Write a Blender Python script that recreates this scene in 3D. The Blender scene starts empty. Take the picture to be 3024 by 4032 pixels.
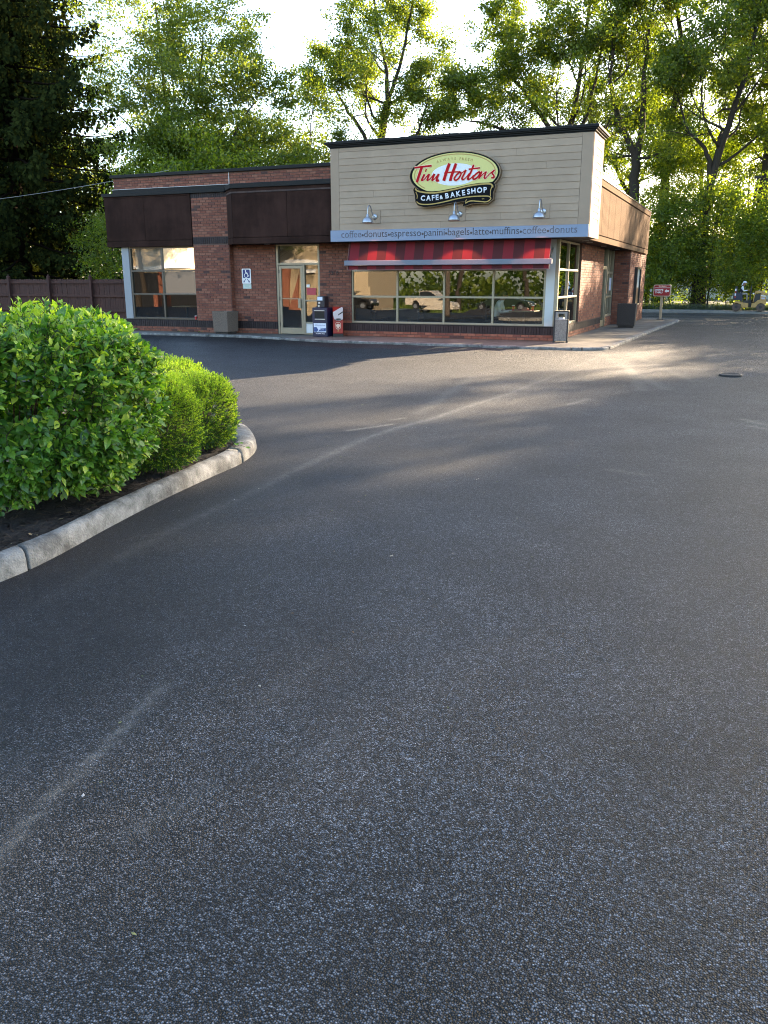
import bpy, bmesh, math, random
import numpy as np
from mathutils import Vector, Matrix

random.seed(7)
R = math.radians
scene = bpy.context.scene
COL = scene.collection

# ------------------------------------------------------------------ camera
CAM_POS = Vector((4.600, -22.693, 1.572))
YAW, PITCH, ROLL = R(22.867), R(15.462), R(0.05)
cd = bpy.data.cameras.new('camera')
cam = bpy.data.objects.new('camera', cd)
COL.objects.link(cam)
cd.sensor_fit = 'VERTICAL'
cd.sensor_height = 36.0
cd.lens = 36.0 * 3295.7 / 4032.0
cd.clip_start = 0.05
cd.clip_end = 3000.0
cam.matrix_world = (Matrix.Translation(CAM_POS) @ Matrix.Rotation(YAW, 4, 'Z')
                    @ Matrix.Rotation(math.pi / 2 - PITCH, 4, 'X') @ Matrix.Rotation(-ROLL, 4, 'Z'))
scene.camera = cam

# ------------------------------------------------------------------ sky, sun, exposure
SUN_AZ = math.atan2(0.43, 0.90)      # clockwise from +Y towards +X
SUN_EL = R(18.0)
world = bpy.data.worlds.new('World')
scene.world = world
world.use_nodes = True
wn = world.node_tree.nodes
wl = world.node_tree.links
wn.clear()
sky = wn.new('ShaderNodeTexSky')
sky.sky_type = 'NISHITA'
sky.sun_disc = False
sky.sun_elevation = SUN_EL
sky.sun_rotation = SUN_AZ
sky.altitude = 200
sky.air_density = 1.0
sky.dust_density = 1.6
sky.ozone_density = 1.0
bg = wn.new('ShaderNodeBackground')
bg.inputs['Strength'].default_value = 0.115
wo = wn.new('ShaderNodeOutputWorld')
wl.new(sky.outputs[0], bg.inputs['Color'])
wl.new(bg.outputs[0], wo.inputs['Surface'])

sl = bpy.data.lights.new('sun', 'SUN')
sl.energy = 5.0
sl.angle = R(0.5)
sl.color = (1.0, 0.77, 0.52)
sun = bpy.data.objects.new('sun', sl)
COL.objects.link(sun)
sd = Vector((math.sin(SUN_AZ) * math.cos(SUN_EL), math.cos(SUN_AZ) * math.cos(SUN_EL), math.sin(SUN_EL)))
sun.rotation_euler = sd.to_track_quat('Z', 'Y').to_euler()
sun.location = sd * 60

vs = scene.view_settings
vs.view_transform = 'Standard'
vs.look = 'None'
vs.exposure = 2.8
vs.gamma = 1.0
vs.use_curve_mapping = False
cy = scene.cycles
scene.render.engine = 'CYCLES'
cy.max_bounces = 8
cy.diffuse_bounces = 3
cy.glossy_bounces = 3
cy.transmission_bounces = 6
cy.transparent_max_bounces = 12
cy.caustics_reflective = False
cy.caustics_refractive = False
cy.sample_clamp_indirect = 6.0
cy.filter_width = 1.1
cy.use_denoising = True
cy.denoising_prefilter = 'NONE'
cy.denoising_input_passes = 'RGB_ALBEDO_NORMAL'
try:
    cy.denoiser = 'OPENIMAGEDENOISE'
except Exception:
    pass

# ------------------------------------------------------------------ naming helpers
def tag(o, label=None, cat=None, group=None, kind=None):
    if label: o['label'] = label
    if cat: o['category'] = cat
    if group: o['group'] = group
    if kind: o['kind'] = kind
    return o

def thing(name, label, cat, loc=(0, 0, 0), rz=0.0, group=None):
    o = bpy.data.objects.new(name, None)
    o.empty_display_size = 0.2
    COL.objects.link(o)
    o.location = loc
    o.rotation_euler = (0, 0, rz)
    return tag(o, label, cat, group)

def world_of(o):
    m = o.matrix_parent_inverse @ o.matrix_basis
    return world_of(o.parent) @ m if o.parent else m

def link(name, me, parent=None, local=False):
    """local: mesh is in the parent's frame; else it is in world coordinates"""
    o = bpy.data.objects.new(name, me)
    COL.objects.link(o)
    if parent is not None:
        o.parent = parent
        if not local:
            o.matrix_parent_inverse = world_of(parent).inverted()
    return o

def copy_tree(o, parent=None):
    c = o.copy()
    COL.objects.link(c)
    if parent is not None:
        c.parent = parent
    for ch in o.children:
        copy_tree(ch, c)
    return c

# ------------------------------------------------------------------ materials
def mat(name, color, rough=0.6, metal=0.0, spec=0.5, noise=0.0, nscale=8.0, bump=0.0, bscale=60.0, stretch=None, island=0.0, objrand=0.0, emit=None):
    m = bpy.data.materials.new(name)
    m.use_nodes = True
    nt = m.node_tree
    n = nt.nodes
    l = nt.links
    p = n['Principled BSDF']
    p.inputs['Roughness'].default_value = rough
    p.inputs['Metallic'].default_value = metal
    p.inputs['Specular IOR Level'].default_value = spec
    p.inputs['Base Color'].default_value = (*color, 1)
    fac = None
    if noise or bump:
        tc = n.new('ShaderNodeTexCoord')
        src = tc.outputs['Object']
        if stretch:
            mp = n.new('ShaderNodeMapping')
            mp.inputs['Scale'].default_value = stretch
            l.new(src, mp.inputs['Vector'])
            src = mp.outputs['Vector']
    def mul(sock_or_val, prev, amt):
        # brightness multiplier 1-amt .. 1+amt
        mr = n.new('ShaderNodeMapRange')
        mr.inputs['To Min'].default_value = 1 - amt
        mr.inputs['To Max'].default_value = 1 + amt
        l.new(sock_or_val, mr.inputs['Value'])
        if prev is None:
            return mr.outputs[0]
        mm = n.new('ShaderNodeMath')
        mm.operation = 'MULTIPLY'
        l.new(mr.outputs[0], mm.inputs[0])
        l.new(prev, mm.inputs[1])
        return mm.outputs[0]
    if noise:
        nz = n.new('ShaderNodeTexNoise')
        nz.inputs['Scale'].default_value = nscale
        nz.inputs['Detail'].default_value = 6
        nz.inputs['Roughness'].default_value = 0.65
        l.new(src, nz.inputs['Vector'])
        fac = mul(nz.outputs['Fac'], fac, noise * 1.6)
    if island:
        g = n.new('ShaderNodeNewGeometry')
        fac = mul(g.outputs['Random Per Island'], fac, island)
    if objrand:
        g = n.new('ShaderNodeObjectInfo')
        fac = mul(g.outputs['Random'], fac, objrand)
    if fac is not None:
        vm = n.new('ShaderNodeVectorMath')
        vm.operation = 'SCALE'
        vm.inputs[0].default_value = color
        l.new(fac, vm.inputs['Scale'])
        l.new(vm.outputs[0], p.inputs['Base Color'])
    if bump:
        nb = n.new('ShaderNodeTexNoise')
        nb.inputs['Scale'].default_value = bscale
        nb.inputs['Detail'].default_value = 4
        l.new(src, nb.inputs['Vector'])
        b = n.new('ShaderNodeBump')
        b.inputs['Strength'].default_value = bump
        b.inputs['Distance'].default_value = 0.01
        l.new(nb.outputs['Fac'], b.inputs['Height'])
        l.new(b.outputs[0], p.inputs['Normal'])
    if emit:
        p.inputs['Emission Color'].default_value = (*emit[0], 1)
        p.inputs['Emission Strength'].default_value = emit[1]
    return m

def ramp_mat(name, stops, rand='object', rough=0.8, bump=0.25, bscale=90.0, noise=0.25):
    """colour picked at random per piece from a list of stops"""
    m = mat(name, stops[0][1], rough=rough, spec=0.3)
    n = m.node_tree.nodes
    l = m.node_tree.links
    p = n['Principled BSDF']
    if rand == 'object':
        s = n.new('ShaderNodeObjectInfo').outputs['Random']
    else:
        s = n.new('ShaderNodeNewGeometry').outputs['Random Per Island']
    cr = n.new('ShaderNodeValToRGB')
    cr.color_ramp.interpolation = 'CONSTANT'
    els = cr.color_ramp.elements
    els[0].position, els[0].color = stops[0][0], (*stops[0][1], 1)
    els[1].position, els[1].color = stops[1][0], (*stops[1][1], 1)
    for ps, c in stops[2:]:
        e = els.new(ps)
        e.color = (*c, 1)
    l.new(s, cr.inputs[0])
    g = n.new('ShaderNodeNewGeometry')
    nz = n.new('ShaderNodeTexNoise')
    nz.inputs['Scale'].default_value = 14
    nz.inputs['Detail'].default_value = 8
    l.new(g.outputs['Position'], nz.inputs['Vector'])
    mr = n.new('ShaderNodeMapRange')
    mr.inputs['To Min'].default_value = 1 - noise * 1.5
    mr.inputs['To Max'].default_value = 1 + noise * 1.5
    l.new(nz.outputs['Fac'], mr.inputs['Value'])
    vm = n.new('ShaderNodeVectorMath')
    vm.operation = 'SCALE'
    l.new(cr.outputs[0], vm.inputs[0])
    l.new(mr.outputs[0], vm.inputs['Scale'])
    l.new(vm.outputs[0], p.inputs['Base Color'])
    nb = n.new('ShaderNodeTexNoise')
    nb.inputs['Scale'].default_value = bscale
    l.new(g.outputs['Position'], nb.inputs['Vector'])
    b = n.new('ShaderNodeBump')
    b.inputs['Strength'].default_value = bump
    b.inputs['Distance'].default_value = 0.005
    l.new(nb.outputs['Fac'], b.inputs['Height'])
    l.new(b.outputs[0], p.inputs['Normal'])
    return m

def leaf_mat(name, dark, light, trans, tmix=0.45, rough=0.5, gloss=0.08):
    m = bpy.data.materials.new(name)
    m.use_nodes = True
    nt = m.node_tree
    n = nt.nodes
    l = nt.links
    n.clear()
    out = n.new('ShaderNodeOutputMaterial')
    g = n.new('ShaderNodeNewGeometry')
    mx = n.new('ShaderNodeMix')
    mx.data_type = 'RGBA'
    mx.inputs['A'].default_value = (*dark, 1)
    mx.inputs['B'].default_value = (*light, 1)
    l.new(g.outputs['Random Per Island'], mx.inputs['Factor'])
    df = n.new('ShaderNodeBsdfDiffuse')
    l.new(mx.outputs['Result'], df.inputs['Color'])
    tr = n.new('ShaderNodeBsdfTranslucent')
    mt = n.new('ShaderNodeMix')
    mt.data_type = 'RGBA'
    mt.blend_type = 'MULTIPLY'
    mt.inputs['Factor'].default_value = 1.0
    mt.inputs['B'].default_value = (*trans, 1)
    l.new(mx.outputs['Result'], mt.inputs['A'])
    l.new(mt.outputs['Result'], tr.inputs['Color'])
    ms = n.new('ShaderNodeMixShader')
    ms.inputs[0].default_value = tmix
    l.new(df.outputs[0], ms.inputs[1])
    l.new(tr.outputs[0], ms.inputs[2])
    gl = n.new('ShaderNodeBsdfGlossy')
    gl.inputs['Roughness'].default_value = rough
    gl.inputs['Color'].default_value = (1, 1, 1, 1)
    m2 = n.new('ShaderNodeMixShader')
    m2.inputs[0].default_value = gloss
    l.new(ms.outputs[0], m2.inputs[1])
    l.new(gl.outputs[0], m2.inputs[2])
    l.new(m2.outputs[0], out.inputs['Surface'])
    return m

def glass_mat(name, tint=(0.75, 0.8, 0.78), ior=1.9, wav=0.0):
    m = bpy.data.materials.new(name)
    m.use_nodes = True
    n = m.node_tree.nodes
    l = m.node_tree.links
    n.clear()
    out = n.new('ShaderNodeOutputMaterial')
    fr = n.new('ShaderNodeFresnel')
    fr.inputs['IOR'].default_value = ior
    tp = n.new('ShaderNodeBsdfTransparent')
    tp.inputs['Color'].default_value = (*tint, 1)
    gl = n.new('ShaderNodeBsdfGlossy')
    gl.inputs['Roughness'].default_value = 0.0
    gl.inputs['Color'].default_value = (1, 1, 1, 1)
    if wav:
        tc = n.new('ShaderNodeTexCoord')
        nz = n.new('ShaderNodeTexNoise')
        nz.inputs['Scale'].default_value = 0.9
        nz.inputs['Detail'].default_value = 0
        l.new(tc.outputs['Object'], nz.inputs['Vector'])
        b = n.new('ShaderNodeBump')
        b.inputs['Strength'].default_value = wav
        b.inputs['Distance'].default_value = 0.012
        l.new(nz.outputs['Fac'], b.inputs['Height'])
        l.new(b.outputs[0], gl.inputs['Normal'])
    mx = n.new('ShaderNodeMixShader')
    l.new(fr.outputs[0], mx.inputs[0])
    l.new(tp.outputs[0], mx.inputs[1])
    l.new(gl.outputs[0], mx.inputs[2])
    l.new(mx.outputs[0], out.inputs['Surface'])
    return m

BR = [(0.0, (0.205, 0.076, 0.048)), (0.26, (0.235, 0.092, 0.058)), (0.5, (0.185, 0.066, 0.043)), (0.72, (0.255, 0.108, 0.070)), (0.87, (0.15, 0.057, 0.042)), (0.965, (0.075, 0.040, 0.035))]
M = {}
M['brick'] = ramp_mat('brick', BR, 'object')
M['bricks'] = ramp_mat('bricks', BR, 'island')
M['mortar'] = mat('mortar', (0.12, 0.072, 0.056), 0.95, noise=0.2, nscale=20)
SB = [(0.0, (0.030, 0.021, 0.021)), (0.4, (0.036, 0.026, 0.025)), (0.75, (0.026, 0.018, 0.018))]
M['soldier'] = ramp_mat('dark_brick', SB, 'object', rough=0.7)
M['soldiers'] = ramp_mat('dark_bricks', SB, 'island', rough=0.7)
M['dmortar'] = mat('dark_mortar', (0.016, 0.011, 0.011), 0.9)
M['fascia'] = mat('brown_painted_fascia', (0.040, 0.0205, 0.0160), 0.75, spec=0.06, noise=0.3, nscale=3.0, stretch=(1.5, 1.5, 0.35), bump=0.08, bscale=30)
M['fascia_side'] = mat('sunlit_brown_plywood', (0.150, 0.098, 0.062), 0.95, spec=0.03, noise=0.35, nscale=9.0, stretch=(2, 2, 0.12), bump=0.15, bscale=40)  # same brown as the front fascia; sunlight is put into this paler colour
M['fascia_pale'] = mat('worn_brown_edge', (0.07, 0.048, 0.042), 0.7, spec=0.2, noise=0.4, nscale=6)
M['coping'] = mat('black_metal_coping', (0.008, 0.0085, 0.009), 0.55, spec=0.2, noise=0.3, nscale=5)
M['flash'] = mat('pale_flashing', (0.45, 0.44, 0.43), 0.5)
M['tan'] = mat('tan_siding', (0.395, 0.295, 0.212), 0.75, spec=0.15, noise=0.07, nscale=6, objrand=0.035, stretch=(0.6, 0.6, 3))
M['tantrim'] = mat('tan_trim', (0.350, 0.262, 0.190), 0.8, spec=0.08, noise=0.05, nscale=5)
M['band'] = mat('blue_grey_band', (0.185, 0.240, 0.345), 0.38, spec=0.5, noise=0.06, nscale=2)  # blue of the reflected sky is put into the base colour
M['bandtext'] = mat('band_lettering', (0.060, 0.052, 0.056), 0.6)
M['bandtext2'] = mat('faded_band_lettering', (0.105, 0.105, 0.125), 0.6)
M['alu'] = mat('bronze_aluminium', (0.29, 0.255, 0.185), 0.38, metal=0.25, noise=0.1, nscale=4)
M['alud'] = mat('dark_bronze_frame', (0.085, 0.075, 0.06), 0.4, metal=0.3)
M['post'] = mat('white_window_post', (0.50, 0.52, 0.52), 0.5, noise=0.06, nscale=3)
M['postg'] = mat('grey_window_post', (0.27, 0.29, 0.31), 0.5)
M['glass'] = glass_mat('window_glass', ior=1.92, wav=0.2)
M['soffit'] = mat('dark_soffit', (0.018, 0.013, 0.010), 0.8, spec=0.2)
M['roof'] = mat('roof_gravel', (0.05, 0.05, 0.05), 0.9)
M['concrete'] = mat('sidewalk_concrete', (0.18, 0.165, 0.14), 0.9, spec=0.2, noise=0.3, nscale=2.5, bump=0.3, bscale=120)
M['kerb'] = mat('kerb_concrete', (0.25, 0.244, 0.228), 0.9, spec=0.2, noise=0.55, nscale=9.0, bump=0.9, bscale=70)
def stain(m, dark=0.45, scale=2.2, lo=0.40, hi=0.62, pores=0.0):
    n, l = m.node_tree.nodes, m.node_tree.links
    p = n['Principled BSDF']
    src = p.inputs['Base Color'].links[0].from_socket if p.inputs['Base Color'].links else None
    g = n.new('ShaderNodeNewGeometry')
    nz = n.new('ShaderNodeTexNoise'); nz.inputs['Scale'].default_value = scale; nz.inputs['Detail'].default_value = 9; nz.inputs['Roughness'].default_value = 0.7
    l.new(g.outputs['Position'], nz.inputs['Vector'])
    mr = n.new('ShaderNodeMapRange'); mr.inputs['From Min'].default_value = lo; mr.inputs['From Max'].default_value = hi; mr.inputs['To Min'].default_value = dark; mr.inputs['To Max'].default_value = 1.0
    l.new(nz.outputs['Fac'], mr.inputs['Value'])
    f = mr.outputs[0]
    if pores:
        vo = n.new('ShaderNodeTexVoronoi'); vo.inputs['Scale'].default_value = pores
        l.new(g.outputs['Position'], vo.inputs['Vector'])
        m2 = n.new('ShaderNodeMapRange'); m2.inputs['From Min'].default_value = 0.05; m2.inputs['From Max'].default_value = 0.13; m2.inputs['To Min'].default_value = 0.4; m2.inputs['To Max'].default_value = 1.0
        l.new(vo.outputs['Distance'], m2.inputs['Value'])
        mm = n.new('ShaderNodeMath'); mm.operation = 'MULTIPLY'
        l.new(f, mm.inputs[0]); l.new(m2.outputs[0], mm.inputs[1]); f = mm.outputs[0]
    vm = n.new('ShaderNodeVectorMath'); vm.operation = 'SCALE'
    if src: l.new(src, vm.inputs[0])
    else: vm.inputs[0].default_value = p.inputs['Base Color'].default_value[:3]
    l.new(f, vm.inputs['Scale'])
    l.new(vm.outputs[0], p.inputs['Base Color'])
    return m
stain(M['kerb'], 0.45, 4.0, 0.40, 0.60, 45)
stain(M['concrete'], 0.6, 0.9, 0.40, 0.60)
stain(M['tan'], 0.86, 0.7, 0.38, 0.6)
stain(M['fascia'], 0.6, 1.1, 0.38, 0.62)
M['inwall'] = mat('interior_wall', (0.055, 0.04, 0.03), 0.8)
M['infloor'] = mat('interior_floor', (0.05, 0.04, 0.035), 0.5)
M['white'] = mat('white_paint', (0.75, 0.75, 0.74), 0.5)
M['black'] = mat('black_plastic', (0.012, 0.012, 0.013), 0.45)
M['steel'] = mat('galvanized_steel', (0.42, 0.44, 0.47), 0.35, metal=0.85, noise=0.1, nscale=12)

# ------------------------------------------------------------------ mesh helpers
class MB:
    def __init__(self):
        self.v = []
        self.f = []
        self.mi = []
        self.cur = 0
    def add(self, vs, fs):
        b = len(self.v)
        self.v += [tuple(p) for p in vs]
        for f in fs:
            self.f.append(tuple(b + i for i in f))
            self.mi.append(self.cur)
        return self
    def box(self, x0, x1, y0, y1, z0, z1):
        return self.add([(x0, y0, z0), (x1, y0, z0), (x1, y1, z0), (x0, y1, z0), (x0, y0, z1), (x1, y0, z1), (x1, y1, z1), (x0, y1, z1)],
                        [(0, 3, 2, 1), (4, 5, 6, 7), (0, 1, 5, 4), (1, 2, 6, 5), (2, 3, 7, 6), (3, 0, 4, 7)])
    def hexa(self, bot, top):
        n = len(bot)
        fs = [tuple(range(n - 1, -1, -1)), tuple(range(n, 2 * n))]
        for i in range(n):
            j = (i + 1) % n
            fs.append((i, j, n + j, n + i))
        return self.add(list(bot) + list(top), fs)
    def prism(self, poly, z0, z1):
        return self.hexa([(x, y, z0) for x, y in poly], [(x, y, z1) for x, y in poly])
    def prism_xz(self, poly, y0, y1):
        """poly of (x,z) counter-clockwise seen from -y; y0 front"""
        return self.hexa([(x, y1, z) for x, z in poly], [(x, y0, z) for x, z in poly])
    def prism_yz(self, poly, x0, x1):
        return self.hexa([(x0, y, z) for y, z in poly], [(x1, y, z) for y, z in poly])
    def tube(self, pts, rad, n=8, caps=True):
        pts = [Vector(p) for p in pts]
        if not hasattr(rad, '__len__'):
            rad = [rad] * len(pts)
        vs, fs = [], []
        ref = None
        for i, p in enumerate(pts):
            t = (pts[min(i + 1, len(pts) - 1)] - pts[max(i - 1, 0)])
            t = t.normalized() if t.length > 1e-9 else Vector((0, 0, 1))
            if ref is None:
                ref = t.orthogonal().normalized()
            a = (ref - t * ref.dot(t))
            a = a.normalized() if a.length > 1e-6 else t.orthogonal().normalized()
            ref = a
            b = t.cross(a)
            for k in range(n):
                w = 2 * math.pi * k / n
                vs.append(p + (a * math.cos(w) + b * math.sin(w)) * rad[i])
        for i in range(len(pts) - 1):
            for k in range(n):
                k2 = (k + 1) % n
                fs.append((i * n + k, i * n + k2, (i + 1) * n + k2, (i + 1) * n + k))
        if caps:
            fs.append(tuple(range(n - 1, -1, -1)))
            fs.append(tuple(range((len(pts) - 1) * n, len(pts) * n)))
        return self.add(vs, fs)
    def lathe(self, prof, c=(0, 0, 0), axis='Z', n=16):
        vs, fs = [], []
        for r, h in prof:
            for k in range(n):
                w = 2 * math.pi * k / n
                a, b = r * math.cos(w), r * math.sin(w)
                q = {'Z': (a, b, h), 'Y': (a, h, -b), 'X': (h, a, b)}[axis]
                vs.append((c[0] + q[0], c[1] + q[1], c[2] + q[2]))
        m = len(prof)
        for i in range(m - 1):
            for k in range(n):
                k2 = (k + 1) % n
                fs.append((i * n + k, i * n + k2, (i + 1) * n + k2, (i + 1) * n + k))
        fs.append(tuple(range(n - 1, -1, -1)))
        fs.append(tuple(range((m - 1) * n, m * n)))
        return self.add(vs, fs)
    def mesh(self, name, mats, smooth=False):
        me = bpy.data.meshes.new(name)
        me.from_pydata(self.v, [], self.f)
        if not isinstance(mats, (list, tuple)):
            mats = [mats]
        for m in mats:
            me.materials.append(m)
        if len(mats) > 1:
            me.polygons.foreach_set('material_index', self.mi)
        if smooth:
            me.polygons.foreach_set('use_smooth', [True] * len(me.polygons))
        bm = bmesh.new()
        bm.from_mesh(me)
        bmesh.ops.recalc_face_normals(bm, faces=bm.faces)
        bm.to_mesh(me)
        bm.free()
        me.update()
        return me
    def build(self, name, mats, parent=None, smooth=False, local=False, bevel=0.0):
        o = link(name, self.mesh(name, mats, smooth), parent, local)
        if bevel:
            md = o.modifiers.new('bevel', 'BEVEL')
            md.width = bevel
            md.segments = 2
            md.limit_method = 'ANGLE'
        return o

def mesh_np(name, verts, faces, mats, mi=None, smooth=False):
    me = bpy.data.meshes.new(name)
    verts = np.ascontiguousarray(verts, dtype=np.float32)
    k = faces.shape[1]
    me.vertices.add(len(verts))
    me.vertices.foreach_set('co', verts.ravel())
    me.loops.add(faces.size)
    me.loops.foreach_set('vertex_index', np.ascontiguousarray(faces, dtype=np.int32).ravel())
    me.polygons.add(len(faces))
    me.polygons.foreach_set('loop_start', np.arange(0, faces.size, k, dtype=np.int32))
    for m in (mats if isinstance(mats, (list, tuple)) else [mats]):
        me.materials.append(m)
    if mi is not None:
        me.polygons.foreach_set('material_index', np.ascontiguousarray(mi, dtype=np.int32))
    me.polygons.foreach_set('use_smooth', np.full(len(faces), smooth))
    me.update(calc_edges=True)
    return me

def structure(o):
    o['kind'] = 'structure'
    return o

def text_me(body, size=1.0, extrude=0.004, offset=0.0, mat_=None, space=1.0):
    cu = bpy.data.curves.new('lettering', 'FONT')
    cu.body = body
    cu.size = size
    cu.extrude = extrude
    cu.offset = offset
    cu.space_character = space
    cu.resolution_u = 3
    ob = bpy.data.objects.new('lettering', cu)
    me = bpy.data.meshes.new_from_object(ob)
    bpy.data.objects.remove(ob)
    me.name = 'lettering'
    me.materials.clear()
    me.materials.append(mat_)
    return me

def me_bounds(me):
    co = np.empty(len(me.vertices) * 3, dtype=np.float32)
    me.vertices.foreach_get('co', co)
    co = co.reshape(-1, 3)
    return co.min(0), co.max(0)

RX90 = Matrix.Rotation(math.pi / 2, 4, 'X')

def text_on_front(name, body, x, y, z, width=None, size=0.1, mat_=None, parent=None, extrude=0.003, offset=0.0, center=False, ang=0.0, shear=0.0, height=None, facing=0.0):
    """lettering that reads along +x and faces -y (facing: turned about z)"""
    me = text_me(body, 1.0, 0.0, offset / max(size, 1e-6), mat_)
    lo, hi = me_bounds(me)
    s = width / (hi[0] - lo[0]) if width else size
    sz = height / (hi[1] - lo[1]) if height else s
    cx = (lo[0] + hi[0]) / 2 if center else lo[0]
    me.transform(Matrix.Translation((-cx, 0, 0)))
    me.transform(Matrix(((s, shear * sz, 0, 0), (0, sz, 0, 0), (0, 0, 1, 0), (0, 0, 0, 1))))
    if extrude:
        bm = bmesh.new()
        bm.from_mesh(me)
        r = bmesh.ops.extrude_face_region(bm, geom=bm.faces[:])
        vs_ = [g for g in r['geom'] if isinstance(g, bmesh.types.BMVert)]
        bmesh.ops.translate(bm, verts=vs_, vec=(0, 0, extrude))
        bm.to_mesh(me)
        bm.free()
    me.transform(Matrix.Translation((x, y, z)) @ Matrix.Rotation(facing, 4, 'Z') @ RX90 @ Matrix.Rotation(ang, 4, 'Z'))
    return link(name, me, parent)

def catmull(pts, k=6):
    P = [np.array(p, dtype=float) for p in pts]
    if len(P) == 2:
        return [tuple(P[0] + (P[1] - P[0]) * i / k) for i in range(k + 1)]
    P = [2 * P[0] - P[1]] + P + [2 * P[-1] - P[-2]]
    o = []
    for i in range(1, len(P) - 2):
        a, b, c, d = P[i - 1], P[i], P[i + 1], P[i + 2]
        for j in range(k):
            t = j / k
            o.append(tuple(0.5 * ((2 * b) + (c - a) * t + (2 * a - 5 * b + 4 * c - d) * t * t + (3 * b - a - 3 * c + d) * t ** 3)))
    o.append(tuple(P[-2]))
    return o

def ribbon(mb, pts, w, y, th=0.004, k=6, caps=True, org=(0, 0)):
    """brush stroke of width w through (x,z) points, front face at y, th thick towards +y"""
    p = catmull(pts, k)
    L, Rr = [], []
    n = len(p)
    dirs = []
    for i in range(n):
        a, b = p[max(i - 1, 0)], p[min(i + 1, n - 1)]
        dx, dz = b[0] - a[0], b[1] - a[1]
        q = math.hypot(dx, dz) or 1
        dirs.append((dx / q, dz / q))
    for (x, z), (dx, dz) in zip(p, dirs):
        L.append((x - dz * w / 2, z + dx * w / 2))
        Rr.append((x + dz * w / 2, z - dx * w / 2))
    if caps:
        for end, i, s in ((L, 0, -1), (L, n - 1, 1)):
            pass
        d0, d1 = dirs[0], dirs[-1]
        c = 0.28 * w
        L[0] = (L[0][0] - d0[0] * c * .4, L[0][1] - d0[1] * c * .4)
        Rr[0] = (Rr[0][0] - d0[0] * c * .4, Rr[0][1] - d0[1] * c * .4)
    vs, fs = [], []
    ox, oz = org
    for (x, z) in L: vs.append((ox + x, y, oz + z))
    for (x, z) in Rr: vs.append((ox + x, y, oz + z))
    for (x, z) in L: vs.append((ox + x, y + th, oz + z))
    for (x, z) in Rr: vs.append((ox + x, y + th, oz + z))
    for i in range(n - 1):
        fs.append((i, i + 1, n + i + 1, n + i))
        fs.append((i, i + 1, 2 * n + i + 1, 2 * n + i))
        fs.append((n + i, n + i + 1, 3 * n + i + 1, 3 * n + i))
    fs.append((0, n, 3 * n, 2 * n))
    fs.append((n - 1, 2 * n - 1, 4 * n - 1, 3 * n - 1))
    mb.add(vs, fs)

def ellipse(cx, cz, rx, rz, n=48, a0=0.0, a1=2 * math.pi):
    return [(cx + rx * math.cos(a0 + (a1 - a0) * i / n), cz + rz * math.sin(a0 + (a1 - a0) * i / n)) for i in range(n if abs(a1 - a0 - 2 * math.pi) < 1e-6 else n + 1)]

def gz(y):
    """asphalt height: the lot drains gently away from the building"""
    t = np.clip((-2.5 - np.asarray(y, dtype=float)) / 10.0, 0, 1)
    s = np.clip(-26.0 - np.asarray(y, dtype=float), 0, None)
    return -0.06 - 0.06 * t - 0.042 * s

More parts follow.
